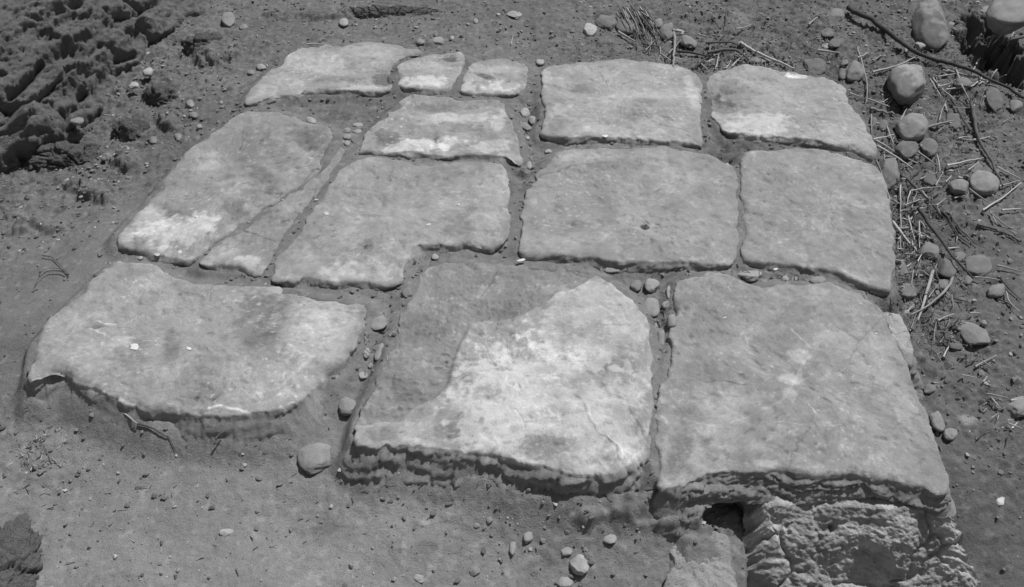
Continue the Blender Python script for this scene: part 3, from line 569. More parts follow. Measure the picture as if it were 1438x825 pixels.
# ------------------------------------------------------------------ earth bank, top left
def make_bank():
    foot = np.array([(-330,420),(-150,340),(-60,302),(18,270),(90,240),(150,214),(200,176),(236,132),(268,98),(305,62),(345,30),(410,-35),(490,-110)], float)
    X, Y = W2(foot[:, 0], foot[:, 1], -.04); Pf = np.stack([X, Y], 1)
    nu = 420; L = np.concatenate([[0], np.cumsum(np.hypot(*np.diff(Pf, axis=0).T))])
    s = np.linspace(0, L[-1], nu); fx = np.interp(s, L, Pf[:, 0]); fy = np.interp(s, L, Pf[:, 1])
    nd = np.array([-.90, .43])
    nv = 250
    prof_r = np.array([-.05, 0, .05, .12, .25, .40, .52, .62, .85, 1.6, 2.6]); prof_z = np.array([-.14, -.04, .08, .22, .36, .44, .49, .52, .54, .56, .56])
    rr = np.concatenate([np.linspace(-.05, .85, 215), np.linspace(.87, 2.6, nv-215)])
    zz = np.interp(rr, prof_r, prof_z)
    x = fx[None]+nd[0]*rr[:, None]; y = fy[None]+nd[1]*rr[:, None]; z = np.repeat(zz[:, None], nu, 1)
    x, y, z = x.ravel(), y.ravel(), z.ravel(); 
    # the bank dies out towards the back of the pavement
    n = np.array([.58, -.28, .76])
    ux = (x*.43+y*.90); vx = (-x*.90+y*.43)         # along / across the bank
    wq = .05*noise(x, y, z, s=7, seed=201)
    big = fbm(ux*1.3+wq*4, vx*3.2+wq*4, z*3.2, s=1.0, o=3, seed=205)
    f1, f21, cid = worley(ux*.75+.6*wq, vx*1.2+.6*wq, 6.5, seed=207, z=z*1.2)
    g1, g21, gid = worley(x+.35*wq, y+.35*wq, 19, seed=208, z=z)
    dsp = .045+.08*big+.065*(cid-.5)*sstep(0, .25, f21)-.03*(1-sstep(0, .08, f21))*sstep(.0, .3, noise(x, y, z, s=5, seed=211))+.055*fbm(ux*4+wq*6, vx*9+wq*6, z*9, s=1, o=5, seed=214, gain=.62, ridge=True)
    dsp = dsp+.026*fbm(x, y, z, s=15, o=5, seed=215, gain=.72)+.022*(gid-.5)*sstep(0, .15, g21)*sstep(-.1, .3, noise(x, y, z, s=4, seed=213))-.008*(1-sstep(0, .1, g21))+.007*fbm(x, y, z, s=75, o=2, seed=219)
    # hollows seen in the photograph (picture spots projected on the bank's own slope)
    cx = (x/(y*cp+(H-z)*sp_))*F+719; cyy = 412.5-(( -(H-z)*cp+y*sp_)/(y*cp+(H-z)*sp_))*F
    for pts, r, dd in [([(150,168),(172,140),(180,122)],13,.16),([(40,185),(75,182)],9,.10),([(18,232),(45,220)],10,.14),([(192,85),(210,92),(222,80)],10,.12),([(240,75),(262,40),(282,15)],7,.10),([(35,75),(62,48),(80,25)],7,.08),([(196,18),(215,20)],7,.08),([(160,190),(154,160)],9,.12),([(250,20),(235,50)],6,.06),([(60,168),(50,160)],6,.06),([(140,70),(150,60)],5,.05)]:
        d = seg_dist(cx+30*wq, cyy+30*wq, pts); dsp = dsp-dd*np.exp(-(d/r)**2)
    for px, py, r, dd in [(60,110,26,.05),(110,100,26,.05),(210,60,16,.05),(165,95,16,.04),(120,140,20,.05),(60,150,18,.04),(120,45,22,.04),(265,68,10,.03)]:
        d = np.hypot(cx-px, cyy-py); dsp = dsp+dd*np.exp(-(d/r)**2)
    k = sstep(-.05, .04, np.repeat(rr[:, None], nu, 1).ravel())
    dsp = dsp*k
    x2, y2, z2 = x+n[0]*dsp, y+n[1]*dsp, z+n[2]*dsp
    # overhang: push sideways too
    z2 = z2
    tone = .20+.05*fbm(x, y, z, s=6, o=4, seed=221)+.02*cid
    o = mesh_from("earth_bank", np.stack([x2, y2, z2], 1), grid_faces(nu, nv)[:, ::-1], M_clod, tone)
    tag(o, None, None, kind='structure')
make_bank()

def lump(name, px, py, w, h, height, tone, lab, seed, sub=5, cat="clod", rough=.18, sink=.4, mat=M_clod):
    import bmesh
    bm = bmesh.new(); bmesh.ops.create_icosphere(bm, subdivisions=sub, radius=1)
    v = np.array([q.co for q in bm.verts]); f = np.array([[q.index for q in p.verts] for p in bm.faces]); bm.free()
    gx_, gy_ = W2(px, py, -.12); g = float(ground_z(np.array([gx_]), np.array([gy_]), False)[0]); gx_, gy_ = W2(px, py, g)
    q = mpp(gx_, gy_, g)
    dm = np.array([w/2*q, h/2*q/.8, height]); vs = v*dm/(np.prod(dm)**(1/3.))
    d = fbm(*(vs.T*1.3+seed), s=1, o=5, seed=seed, gain=.65)*rough*2
    f1, f21, cid = worley(vs[:, 0]+seed, vs[:, 1], 2.0, seed=seed, z=vs[:, 2]); d = d+rough*(cid-.5)*sstep(0, .2, f21)-rough*.9*(1-sstep(0, .10, f21))
    d = d + rough*.45*fbm(*(vs.T*7), s=1, o=4, seed=seed+5, gain=.7)
    v = v*(1+d[:, None])*np.array([w/2*q, h/2*q/.8, height/2/.5])
    v = v+np.array([gx_, gy_, g-height*sink])
    t = np.full(len(v), tone)
    o = mesh_from(name, v, f, mat, t, loc=(float(gx_), float(gy_), g)); tag(o, lab, cat); return o
lump("earth_clod", 4, 812, 92, 150, .08, .19, "cracked lump of dry earth cut off by the lower left corner", 301, sub=6, rough=.2, sink=.2)
lump("earth_clod", 292, 66, 76, 42, .09, .16, "crumbly clod of earth at the foot of the bank near the back left slab", 305)
lump("earth_clod", 100, 222, 130, 50, .09, .155, "long crumbled clod fallen along the foot of the dark earth bank", 309, sub=6)
lump("earth_clod", 186, 186, 60, 40, .09, .155, "rough clod of earth below the deepest dark hollow of the bank", 313)
lump("earth_clod", 548, 19, 170, 24, .05, .165, "long crusty ledge of dark earth at the top edge behind the back left slab", 321, sub=7, rough=.16)
lump("earth_clod", 228, 136, 60, 36, .08, .155, "small crumbly clod beside two pale stones at the bank foot", 317)

# ------------------------------------------------------------------ pebbles
import bmesh
ICO = {}
def ico(sub):
    if sub not in ICO:
        bm = bmesh.new(); bmesh.ops.create_icosphere(bm, subdivisions=sub, radius=1)
        ICO[sub] = (np.array([q.co for q in bm.verts]), np.array([[q.index for q in p.verts] for p in bm.faces])); bm.free()
    return ICO[sub]
def pebble_shape(a, b, c, seed, sub, ang=.2, rot=0, flat=0):
    v, f = ico(sub); v = v.copy()
    v = np.sign(v)*np.abs(v)**(.92)
    d = fbm(*(v.T*.9+seed*1.7), s=1, o=2, seed=seed)*ang
    r = np.random.default_rng(seed)
    for _ in range(8+int(flat*6)):                                 # worn facets
        n = r.normal(size=3); n /= np.linalg.norm(n); lim = r.uniform(.68, .93)-.12*flat
        t = v@n; over = np.maximum(t-lim, 0); v = v-n*over[:, None]*.85
    d = d+.10*fbm(*(v.T*2.6+seed*.9), s=1, o=3, seed=seed+2)+.03*fbm(*(v.T*8), s=1, o=2, seed=seed+4)
    v = v*(1+d[:, None])*np.array([a, b, c])
    ca, sa = math.cos(rot), math.sin(rot)
    v = v@np.array([[ca, sa, 0], [-sa, ca, 0], [0, 0, 1]])
    return v, f
def cobble(px, py, w, h, tone, lab, rot=0, sink=.25, hgt=.62, ang=.22, name="cobble", cat="cobble", group=None, seed=None, on=None, flat=0, stain=None, dz=0):
    seed = int(px*7+py*13) if seed is None else seed
    x, y = W2(px, py, -.05)
    for _ in range(3):
        g = float(ground_z(np.array([x]), np.array([y]), False)[0]) if on is None else float(slab_height(np.array([x]), np.array([y]), on)[0])
        x, y = W2(px, py, g+.004+dz)
    x, y = float(x), float(y); q = mpp(x, y, g)
    th = math.atan2(H-g, y)
    a = w/2*q; b = h/2*q/(math.sin(th)*.82+.18)
    c = hgt*min(a, b)
    sub = 4 if w > 18 else (3 if w > 8 else 2)
    c = hgt*min(w, h)/2*q
    v, f = pebble_shape(w/2*1.03, h/2*1.03, c, seed, sub, ang, math.radians(rot), flat)
    vy = v[:, 1]*q/(math.sin(th)*.82+.18); v[:, 0] = v[:, 0]*q+vy*(px-719)/F*cp; v[:, 1] = vy
    sink = min(.45, sink+.14); zc = g+c*(1-2*sink)+dz
    # keep the visual centre where the photo has it: nearer for things that stand up
    y2 = y-(zc-g)*.0
    t = np.full(len(v), tone)+.16*tone*fbm(*(v.T*30), s=1, o=4, seed=seed, gain=.75)*2
    mud = sstep(.1, .5, -v[:, 2]/c*.8+.35+1.3*fbm(*(v.T*25), s=1, o=4, seed=seed+9, gain=.7)-.25); t = t*(1-.6*mud)+.6*mud*min(tone, .17)
    if stain: t = t-stain*sstep(-.1, .15, fbm(*(v.T*22+seed), s=1, o=3, seed=seed+3)+.4*(-v[:, 0]/a+.2))  # darkens the left: mud on the tall cobble, painted shade on the largest round one
    o = mesh_from(name, v+np.array([x, y2, zc]), f, M_pebble, t, loc=(x, y2, g))
    tag(o, lab, cat, group or "rounded cobbles and pebbles"); return o
C = cobble
# right side
C(1270,125,54,56,.27,"largest free-lying round cobble near the back right slab, with shade painted on its left side",0,.15,.7,.12,stain=.11)
C(1305,38,50,74,.21,"tall smooth cobble at the top edge, half coated with mud",12,.2,.7,.12,stain=.09)
C(1278,185,44,36,.24,"pale rounded cobble resting on two smaller cobbles",-10,.05,.72,.14,dz=.008)
C(1272,211,34,28,.15,"dark cobble tucked under the left side of the pale rounded cobble",20,.2,.7,.15)
C(1303,209,27,24,.16,"dark egg-shaped cobble under the right side of the pale rounded cobble",-35,.2,.7,.1)
C(1199,101,28,28,.2,"round cobble just behind the far corner of the back right slab")
C(1184,103,12,18,.16,"small dark pebble touching the round cobble behind the back right slab")
C(1186,88,12,9,.2,"tiny pebble just above the round cobble behind the back right slab")
C(1174,63,24,16,.15,"dark flat-based cobble casting a black shadow behind the back right slab",20,.1)
C(1160,65,13,10,.3,"pale pebble leaning on the dark flat-based cobble")
C(1163,46,20,13,.17,"oval grey cobble near the top edge, half sunk in earth",0,.35)
C(1173,20,26,20,.2,"grey cobble cut by the top edge above the back right slab",0,.35)
C(1146,90,38,28,.16,"flat muddy stone with a broken corner behind the back right slab",0,.4,.4,.3,flat=1)
C(1240,177,15,15,.16,"small round dark pebble near the right edge slab, right one of a pair",0,.15)
C(1227,173,10,17,.16,"narrow upright pebble near the right edge slab, left one of a pair",0,.2)
C(1380,261,42,33,.235,"smooth pale cobble near the right border, larger of a touching pair",-15,.12,.65,.1)
C(1346,267,31,24,.21,"blocky cobble left of the smooth pale cobble near the right border",0,.12,.75,.12,flat=.8)
C(1386,243,24,18,.14,"dark cobble peeping out behind the smooth pale cobble near the right border",0,.3)
C(1370,237,21,12,.18,"flat stone behind the blocky cobble near the right border",30,.3)
C(1248,244,36,54,.19,"long grey stone wedged against the right corner of the slab pavement",20,.25,.6,.2,flat=.6)
C(1307,251,26,24,.13,"flat dark stone sunk level with the earth beside crossed straws",0,.42,.35,.3)
C(1340,172,32,26,.135,"flat angular dark stone with a black hole on its left",-35,.3,.35,.3,flat=1)
C(1396,138,24,44,.14,"long dark oval stone lying slantwise below the big branch",25,.3,.45,.15)
C(1426,148,17,22,.2,"round pebble at the right border below the dark pit",0,.2)
C(1404,106,32,30,.16,"flat shield-shaped stone just below the dark pit",20,.3,.4,.25,flat=.6)
C(1353,117,22,15,.19,"small oval cobble crossed by a straw under the big branch",0,.2)
C(1292,66,16,16,.3,"pale chipped stone under the tall muddy cobble",30,.2,.8,.3,flat=.8)
C(1289,53,11,9,.22,"small brownish pebble touching the tall muddy cobble")
C(1274,69,9,6,.34,"little white stone on the big branch near the muddy cobble",40)
C(1335,33,12,7,.24,"little oval pebble between the muddy cobble and the dark pit")
C(1420,30,78,52,.24,"large pale boulder at the top right corner above the dark pit",15,.0,.75,.2,flat=.5,dz=.10)
C(1382,46,54,34,.12,"dark boulder lying deep inside the pit at the top right",10,.2,.7,.15)
C(1422,82,66,52,.17,"smooth boulder at the right border inside the pit, crossed by a twig shadow",20,.1,.7,.15,dz=.03)
C(1303,356,30,24,.2,"rounded cobble with a straw standing on its left, beside the right edge slab",-15,.1,.75,.1)
C(1329,378,27,29,.15,"round dark cobble beneath the thick brown stalk",0,.15,.6,.12)
C(1373,373,38,32,.17,"broad flat cobble right of the thick brown stalk",0,.3,.45,.15)
C(1348,361,18,15,.18,"small cobble hugging the thick brown stalk on its right",0,.25)
C(1360,393,11,13,.2,"small upright pebble under the broad flat cobble")
C(1398,410,27,19,.21,"lone cobble with a dark left shadow near the right border",10,.1,.7,.2)
C(1267,380,16,31,.17,"upright oblong cobble standing against the right edge slab",5,.25)
C(1273,411,28,23,.18,"egg-shaped cobble below the oblong one near the slab corner",-25,.2,.65,.1)
C(1278,429,16,12,.18,"small cobble under the egg-shaped one",0,.2)
C(1273,438,9,7,.3,"tiny pale pebble at the lower end of the cobble cluster")
C(1323,399,22,17,.19,"light oval cobble between two thick stalks",0,.3)
C(1319,410,12,11,.22,"small pebble between the two crossing stalks")
C(1254,327,9,14,.22,"small pale pebble pinched between slab edge and straw heap")
C(1367,470,52,30,.21,"long smooth oval cobble lying slantwise on bare earth",-38,.22,.55,.08)
C(1343,486,18,11,.15,"small dark half-buried pebble left of the long oval cobble",0,.4)
C(1305,546,19,13,.17,"small cobble in a dark crack near the right rim of the front slab",0,.2)
C(1316,592,19,30,.22,"pear-shaped cobble, upper one of a pair beside the front right slab",35,.15)
C(1334,610,19,18,.24,"round cobble, lower one of a pair beside the front right slab",0,.12)
C(1430,574,34,28,.24,"pale cobble cut by the right border",0,.15)
C(1406,703,13,12,.55,"white round pebble alone on smooth earth at the lower right",0,.35,.5)
C(1393,15,44,14,.24,"pale cobble cut by the top edge beside the pit",0,.3)
# gaps
C(893,402,16,16,.22,"dark-rimmed round pebble, left one of the pair at the back tip of the palest slab",0,.15)
C(914,402,24,19,.29,"plump pale pebble, right one of the pair at the back tip of the palest slab",0,.12)
C(915,434,24,27,.25,"triangular pebble standing in the gap left of the front right slab",0,.15,.6,.2)
C(914,421,14,8,.26,"small half-hidden pebble behind the triangular pebble")
C(936,428,13,11,.27,"little pale pebble right of the triangular pebble")
C(943,453,15,20,.25,"egg-shaped pebble with a black shadow touching the front right slab",0,.05,.8,.08)
C(939,409,6,21,.3,"thin pale sliver of stone set on edge in the gap",0,.2)
C(929,474,12,26,.23,"long flat pebble sunk in the gap below the triangular pebble",5,.4)
C(921,457,6,8,.27,"tiny pale pebble left of the egg-shaped pebble")
C(866,377,36,10,.27,"long flat pale stone in the gap behind the palest slab",8,.4,.5)
C(531,453,26,19,.245,"pale oval pebble in the gap right of the front left slab",28,.38,.4)
C(533,493,12,28,.25,"crescent-shaped pebble on edge in the gap left of the palest slab",-25,.35)
C(515,495,10,15,.3,"small pale pebble left of the crescent-shaped pebble",-20,.25)
C(510,527,13,12,.33,"pale round pebble in the gap below the crescent-shaped pebble")
C(520,513,7,8,.28,"tiny pebble just under the crescent-shaped pebble")
C(611,361,10,9,.33,"single pale pebble in the square notch of the L-shaped slab",0,.1)
C(572,411,15,14,.2,"dusty pebble sunk by the front corner of the L-shaped slab",0,.45)
C(588,441,13,11,.22,"dusty round pebble sunk in the earth near the notch",0,.4)
C(382,409,29,16,.33,"flat oval pale pebble on the back edge of the front left slab",8,.3,.35,.1)
C(487,571,27,24,.23,"rounded pebble perched above a black crack left of the palest slab",20,.15)
C(444,642,50,42,.235,"broad rounded triangular cobble sunk in the front earth",15,.36,.4,.14,flat=.3)
C(317,747,21,12,.34,"small pale triangular stone on the open front earth",8,.2,.5,.25,flat=1)
C(855,755,22,16,.29,"smooth oval pebble below the gap left of the front right slab",-15,.3,.5,.08)
C(814,793,26,27,.33,"largest pale pebble on the front earth near the bottom edge",15,.22,.55,.12)
C(794,817,20,16,.3,"pale pebble cut by the bottom edge below the largest pale pebble",0,.3)
C(742,752,16,25,.27,"right one of two flat upright pebbles in the front earth",-20,.42)
C(721,762,11,33,.27,"left one of two flat upright pebbles in the front earth",-5,.42)
C(795,772,17,16,.28,"irregular pale pebble between the two flat ones and the oval one",0,.35,.5,.35)
C(666,801,17,14,.23,"dull pebble sunk near the bottom edge",0,.4)
C(588,811,20,13,.33,"pale angular stone at the bottom edge left of the centre",0,.25,.5,.3,flat=1)
C(669,737,10,8,.24,"tiny dull pebble in the front earth under the palest slab",0,.35)
C(745,770,7,7,.33,"tiny pale pebble right under the right flat upright pebble")
C(1053,386,33,18,.31,"rough pale stone in the gap behind the front right slab",0,.2,.6,.3,flat=.6)
C(1148,395,23,13,.25,"smooth flat-bottomed cobble in the gap behind the front right slab",0,.12,.8,.1)
C(1103,391,10,9,.3,"tiny pale pebble, left one of two between rough stone and smooth cobble")
C(1116,392,9,8,.26,"tiny pebble, right one of two between rough stone and smooth cobble")
C(737,158,16,14,.32,"pale pebble, largest in the gap beside the straight-edged back slab",40,.3,.5,.3)
C(748,168,10,13,.27,"small grey pebble right under the largest gap pebble")
C(738,177,20,11,.24,"flat pebble sunk in the gap below the largest gap pebble",-25,.42)
C(741,193,6,5,.36,"white speck-sized pebble in the gap beside the back slab")
C(782,200,8,10,.32,"square little pebble at the front left corner of the back slab",0,.1,.9,.2,flat=1)
C(770,212,10,6,.36,"white chip of stone in front of the back slab's left corner")
C(743,232,8,13,.3,"little pale stone at the crossing of the gaps")
C(693,226,6,6,.34,"tiny white pebble on the edge of the L-shaped slab")
C(758,87,12,9,.34,"pale pebble behind the gap between the back slabs",0,.25)
C(487,192,13,8,.27,"flat pebble, middle one of the pile at the left slab gap")
C(487,182,12,7,.27,"flat pebble, upper left one of the pile at the left slab gap",10)
C(502,175,15,6,.3,"long pale pebble, topmost of the pile at the left slab gap",5)
C(502,184,13,6,.3,"long pebble on the right of the pile at the left slab gap",10)
C(487,201,9,8,.3,"round pebble, lowest of the pile at the left slab gap")
C(437,170,15,10,.34,"pale chip lying on the sunken back end of the long left slab",-20,.2)
# behind
C(828,42,21,19,.37,"pale round pebble alone on the earth behind the back slab",0,.25,.6,.1)
C(851,31,32,18,.16,"dark oval cobble at the left of the dry grass tuft",-20,.3)
C(878,38,31,21,.18,"grey oval cobble touching the dry grass tuft",-20,.25)
C(925,33,14,15,.2,"small cobble above the egg-shaped one right of the grass tuft")
C(936,46,22,22,.17,"egg-shaped cobble right of the dry grass tuft",20,.15)
C(967,60,23,17,.2,"smooth cobble behind the gap of the two right back slabs",-20,.15)
C(955,44,13,8,.33,"pale chip between the two smooth cobbles behind the back slabs",-20)
C(615,58,17,11,.28,"grey oval pebble behind the small square slabs",0,.2)
C(590,58,12,9,.24,"dull pebble left of the grey oval pebble behind the small slabs")
C(612,48,8,8,.17,"tiny dark pebble above the grey oval pebble")
C(722,20,20,10,.3,"pale pebble cut by the top edge in the middle")
C(483,32,14,12,.3,"round pale pebble below the dark earth ledge at the top")
C(668,29,8,10,.26,"small upright pebble near the top edge behind the small slabs")
C(635,53,7,7,.34,"tiny white pebble right of the grey oval pebble")
C(645,75,9,5,.38,"white chip just behind the small square slabs")
C(320,28,20,22,.22,"smooth oblong cobble embedded in the top of the left bank",-15,.2)
C(342,37,12,10,.22,"small cobble beside the oblong cobble on the left bank")
C(367,94,13,9,.3,"pale pebble touching the outer edge of the back left slab",-10)
C(352,101,11,7,.22,"dull pebble by the pale one outside the back left slab")
C(267,146,11,13,.24,"flat pale pebble in the middle of the scatter by the bank")
C(272,162,12,9,.2,"rounded dark pebble in the scatter by the bank",0,.1)
C(280,179,10,9,.28,"angular pale pebble in the scatter near the long left slab",0,.1,.8,.3,flat=1)
C(250,192,11,12,.22,"grey pebble at the lower end of the scatter by the bank")
C(215,197,12,11,.2,"round pebble among crumbs below the bank")
C(178,209,9,9,.26,"square pale pebble among crumbs below the bank",0,.2,.6,.3,flat=1)
C(187,121,17,11,.34,"white angular stone at the mouth of the deepest bank hollow",15,.1,.6,.3,flat=1,dz=.03)
C(208,102,15,12,.32,"pale rounded stone at the foot of the bank cleft",30,.1,dz=.03)
C(108,170,19,11,.22,"pale stone stuck on the lower bank",10,.2,dz=.07)
C(1060,84,60,14,.2,"long pale stone buried behind the back right slab",0,.4,.5,.3)
C(247,638,6,7,.4,"tiny white pebble at the end of the forked twig on the front earth")
C(343,652,8,6,.36,"tiny pale pebble left of the triangular sunk cobble")
C(197,362,8,6,.33,"small pale pebble in the gap between the two left slabs",0,.1)

# scattered pebbles: individuals, told apart only by region
LANDM = [(60,225,"by the left end of the earth bank"),(150,225,"under the deepest hollow of the bank"),(215,195,"among crumbs below the bank"),(262,155,"among the flat pale stones of the bank scatter"),(300,125,"between the bank and the back left slab"),(230,240,"outside the long left slab"),(70,300,"on rough earth by the left border"),
 (400,45,"behind the back left slab"),(500,45,"under the dark earth ledge at the top"),(610,55,"around the grey oval pebble at the back"),(700,55,"behind the small square slabs"),(780,60,"left of the pale round pebble at the back"),(860,65,"behind the straight-edged back slab"),(930,60,"near the grass tuft"),(740,25,"by the top edge in the middle"),
 (1100,40,"at the top behind the back right slab"),(1150,90,"beside the flat muddy stone at the back right"),(1200,105,"beside the round cobble at the back right"),(1240,150,"left of the largest round cobble"),(1270,90,"under the long branch"),(1330,100,"below the long branch"),(1300,160,"right of the largest round cobble"),(1240,200,"by the pavement's right corner"),(1340,200,"right of the two dark cobbles"),(1400,200,"at the right border below the pit"),(1300,290,"below the long wedged stone"),(1370,310,"below the smooth pale cobble pair"),(1275,340,"in the straw heap by the right edge slab"),(1330,420,"between the crossed thick stalks"),(1400,370,"beside the broad flat cobble"),(1280,420,"by the egg-shaped cobble at the slab corner"),(1400,450,"below the lone cobble at the right"),(1340,510,"below the long oval cobble"),(1410,510,"at the right border beyond the long oval cobble"),
 (90,690,"on the front earth near the left border"),(200,700,"on the open front earth at the left"),(330,720,"near the small triangular stone in front"),(460,720,"on the front earth below the sunk triangular cobble"),(600,740,"on the front earth under the palest slab"),(720,740,"by the two flat upright pebbles"),(830,770,"around the largest pale pebble in front"),(300,790,"at the bottom edge on the left"),(500,790,"at the bottom edge left of centre")]
REG = [
 ("small pebble in the crumbly scatter below the earth bank", "pebbles scattered below the bank", [(90,240),(180,190),(260,120),(330,100),(340,130),(230,220),(130,285),(40,310)], 62, (3,8), (.13,.3)),
 ("small pebble loose on the earth behind the back row", "pebbles behind the back row", [(380,60),(450,50),(640,60),(850,70),(960,80),(960,22),(700,20),(400,25)], 42, (3,8), (.15,.36)),
 ("small pebble among litter at the right of the pavement", "pebbles in the litter on the right", [(1080,20),(1350,30),(1425,180),(1430,520),(1310,560),(1290,440),(1262,250),(1220,150),(1190,100),(1080,80)], 110, (3,10), (.12,.26)),
 ("small pebble lying on the open earth in front", "pebbles on the front earth", [(40,650),(480,690),(700,720),(930,730),(920,815),(90,818)], 26, (2.5,6), (.2,.42)),
]
def rand_in(poly, n, r):
    P = np.array(poly, float); out = []
    while len(out) < n:
        p = r.uniform(P.min(0), P.max(0))
        if inside(np.array([p[0]]), np.array([p[1]]), poly)[0]:
            x, y = W2(p[0], p[1], -.04)
            if not any(inside(np.array([x]), np.array([y]), s['poly'])[0] for s in SLABS.values()): out.append(p)
    return np.array(out)
rr_ = np.random.default_rng(11)
for lab, grp, poly, n, (s0, s1), (t0, t1) in REG:
    pts = rand_in(poly, n, rr_)
    zz = ground_z(*W2(pts[:, 0], pts[:, 1], -.05))
    zz = ground_z(*W2(pts[:, 0], pts[:, 1], zz))
    X, Y = W2(pts[:, 0], pts[:, 1], zz)
    for j in range(n):
        q = mpp(X[j], Y[j], zz[j]); w = s0+(s1-s0)*rr_.random()**2.2; a = w/2*q; b = a*rr_.uniform(.7, 1.3); c = min(a, b)*rr_.uniform(.5, .8)
        v, f = pebble_shape(a, b, c, 4000+j*3+n, 2, .3, rr_.uniform(0, 3.1), rr_.random())
        loc = (float(X[j]), float(Y[j]), float(zz[j]))
        o = mesh_from("pebble", v+np.array([loc[0], loc[1], loc[2]+c*.35]), f, M_pebble, np.full(len(v), rr_.uniform(t0, t1)), loc=loc)
        tn = v is not None and o.data.attributes["tone"].data[0].value
        word = "pale" if tn > (t0*.35+t1*.65) else ("dark" if tn < (t0*.7+t1*.3) else "grey")
        size = "tiny" if w < s0+(s1-s0)*.15 else ("small" if w < s0+(s1-s0)*.5 else "middling")
        lm = min(LANDM, key=lambda q_: math.hypot(q_[0]-pts[j, 0], q_[1]-pts[j, 1]))[2]
        tag(o, f"{size} {word} pebble {lm}", "pebble", grp)

# gravel and crumbs nobody could count
def make_gravel():
    r = np.random.default_rng(5); n = 90000
    x = r.uniform(-2.6, 2.6, n); y = r.uniform(.7, 4.1, n)
    ro = mq(RO, x, y, lvl=-.06); keep = r.random(n) < np.clip(ro*.45+.04, .05, .85)*(.35+.65*(fbm(x, y, s=5, o=3, seed=400) > -.05)); x, y, ro = x[keep], y[keep], ro[keep]
    z = ground_z(x, y)
    bad = inside(x, y, WP)
    for s in SLABS.values(): bad |= inside(x, y, s['poly'])
    x, y, z = x[~bad], y[~bad], z[~bad]; n = len(x)
    v0, f0 = ico(1); m = len(v0)
    sz = .0014+.0065*r.random(n)**3.0
    j = 1+.35*r.normal(size=(n, m, 1)).clip(-1, 1); A = r.uniform(.6, 1.3, (n, 1, 3)); A[..., 2] *= .7
    V = v0[None]*j*A*sz[:, None, None]+np.stack([x, y, z+sz*.3], 1)[:, None]
    Fq = (f0[None]+(np.arange(n)*m)[:, None, None]).reshape(-1, 3)
    t = np.repeat(np.where(r.random(n) < .10, r.uniform(.25, .45, n), r.uniform(.10, .21, n)), m)
    o = mesh_from("gravel", V.reshape(-1, 3), Fq, M_gravel, t, smooth=False); o['kind'] = 'stuff'
make_gravel()

# ------------------------------------------------------------------ stalks, twigs
def tube(name, pts, w, mat, lab, cat, group, lift=.006, bend=.0, taper=.45, kink=.0, sides=6, ends=None, z0=None, parent=None):
    P = np.array(pts, float); g = -.05*np.ones(len(P))
    for _ in range(3): X, Y = W2(P[:, 0], P[:, 1], g); g = ground_z(X, Y, False)+lift
    if z0 is not None: g = g*0+z0
    if ends: g = g+np.linspace(ends[0], ends[1], len(P))
    X, Y = W2(P[:, 0], P[:, 1], g)
    P3 = np.stack([X, Y, g], 1); L = np.concatenate([[0], np.cumsum(np.linalg.norm(np.diff(P3, axis=0), axis=1))])
    n = max(4, int(L[-1]/.008)); s = np.linspace(0, L[-1], n)
    Q = np.stack([np.interp(s, L, P3[:, i]) for i in range(3)], 1)
    for _ in range(2): Q[1:-1] = .25*Q[:-2]+.5*Q[1:-1]+.25*Q[2:]
    sd = int(abs(pts[0][0]*31+pts[0][1]*17)) % 9999
    k = .0035+kink
    Q[:, 0] += k*fbm(s*18+sd, s*0+1, s=1, o=2, seed=1); Q[:, 1] += k*fbm(s*18+sd, s*0+5, s=1, o=2, seed=2); Q[:, 2] += .5*k*fbm(s*18+sd, s*0+9, s=1, o=2, seed=3)
    if len(pts) == 2 or lift < .02:                                  # rest on the real surface, not inside it
        if z0 is None:
            gz_ = ground_z(Q[:, 0], Q[:, 1], False)+.003+w/2*mpp(Q[:, 0], Q[:, 1], Q[:, 2]); Q[:, 2] = np.maximum(Q[:, 2], gz_)
    q = mpp(Q[0, 0], Q[0, 1], Q[0, 2]); R = w*1.22/2*q*(1-(1-taper)*np.linspace(0, 1, n))*(1+.12*noise(s*40+sd, s*0, s=1, seed=4))
    D = np.gradient(Q, axis=0); D /= np.linalg.norm(D, axis=1)[:, None]+1e-9
    up = np.array([0, 0, 1.]); A = np.cross(D, up); A /= np.linalg.norm(A, axis=1)[:, None]+1e-9; B = np.cross(A, D)
    th = np.linspace(0, 2*math.pi, sides, endpoint=False)
    V = Q[:, None]+R[:, None, None]*(np.cos(th)[None, :, None]*A[:, None]+np.sin(th)[None, :, None]*B[:, None])
    V = V.reshape(-1, 3); Fq = grid_faces(sides, n, True)
    c0 = len(V); V = np.vstack([V, Q[:1], Q[-1:]])
    caps = []
    for e, idx in ((0, c0), ((n-1)*sides, c0+1)):
        for i in range(0, sides, 2): caps.append([idx, e+i, e+(i+1) % sides, e+(i+2) % sides])
    loc = tuple(map(float, Q[0]))
    o = mesh_from(name, V, np.vstack([Fq, caps]), mat, None, loc=loc, parent=None)
    if lab: tag(o, lab, cat, group)
    return o
def z4(p): return [(1180+a/5.5, b/5.5) for a, b in p]
def z5(p): return [(1180+a/5.5, 150+b/5.5) for a, b in p]
def z7(p): return [(1180+a/5.5, 300+b/5.5) for a, b in p]
def z8(p): return [(1180+a/5.5, 450+b/5.5) for a, b in p]
def z6(p): return [(840+a/4.23, b/4.23) for a, b in p]
BR = "twigs and dead branches"; ST = "dry straws and stalks"
def tw(p, w, lab, **k): return tube("twig", p, w, M_twig, lab, "twig", BR, **k)
def st(p, w, lab, **k): return tube("straw", p, w, M_straw, lab, "straw", ST, **k)
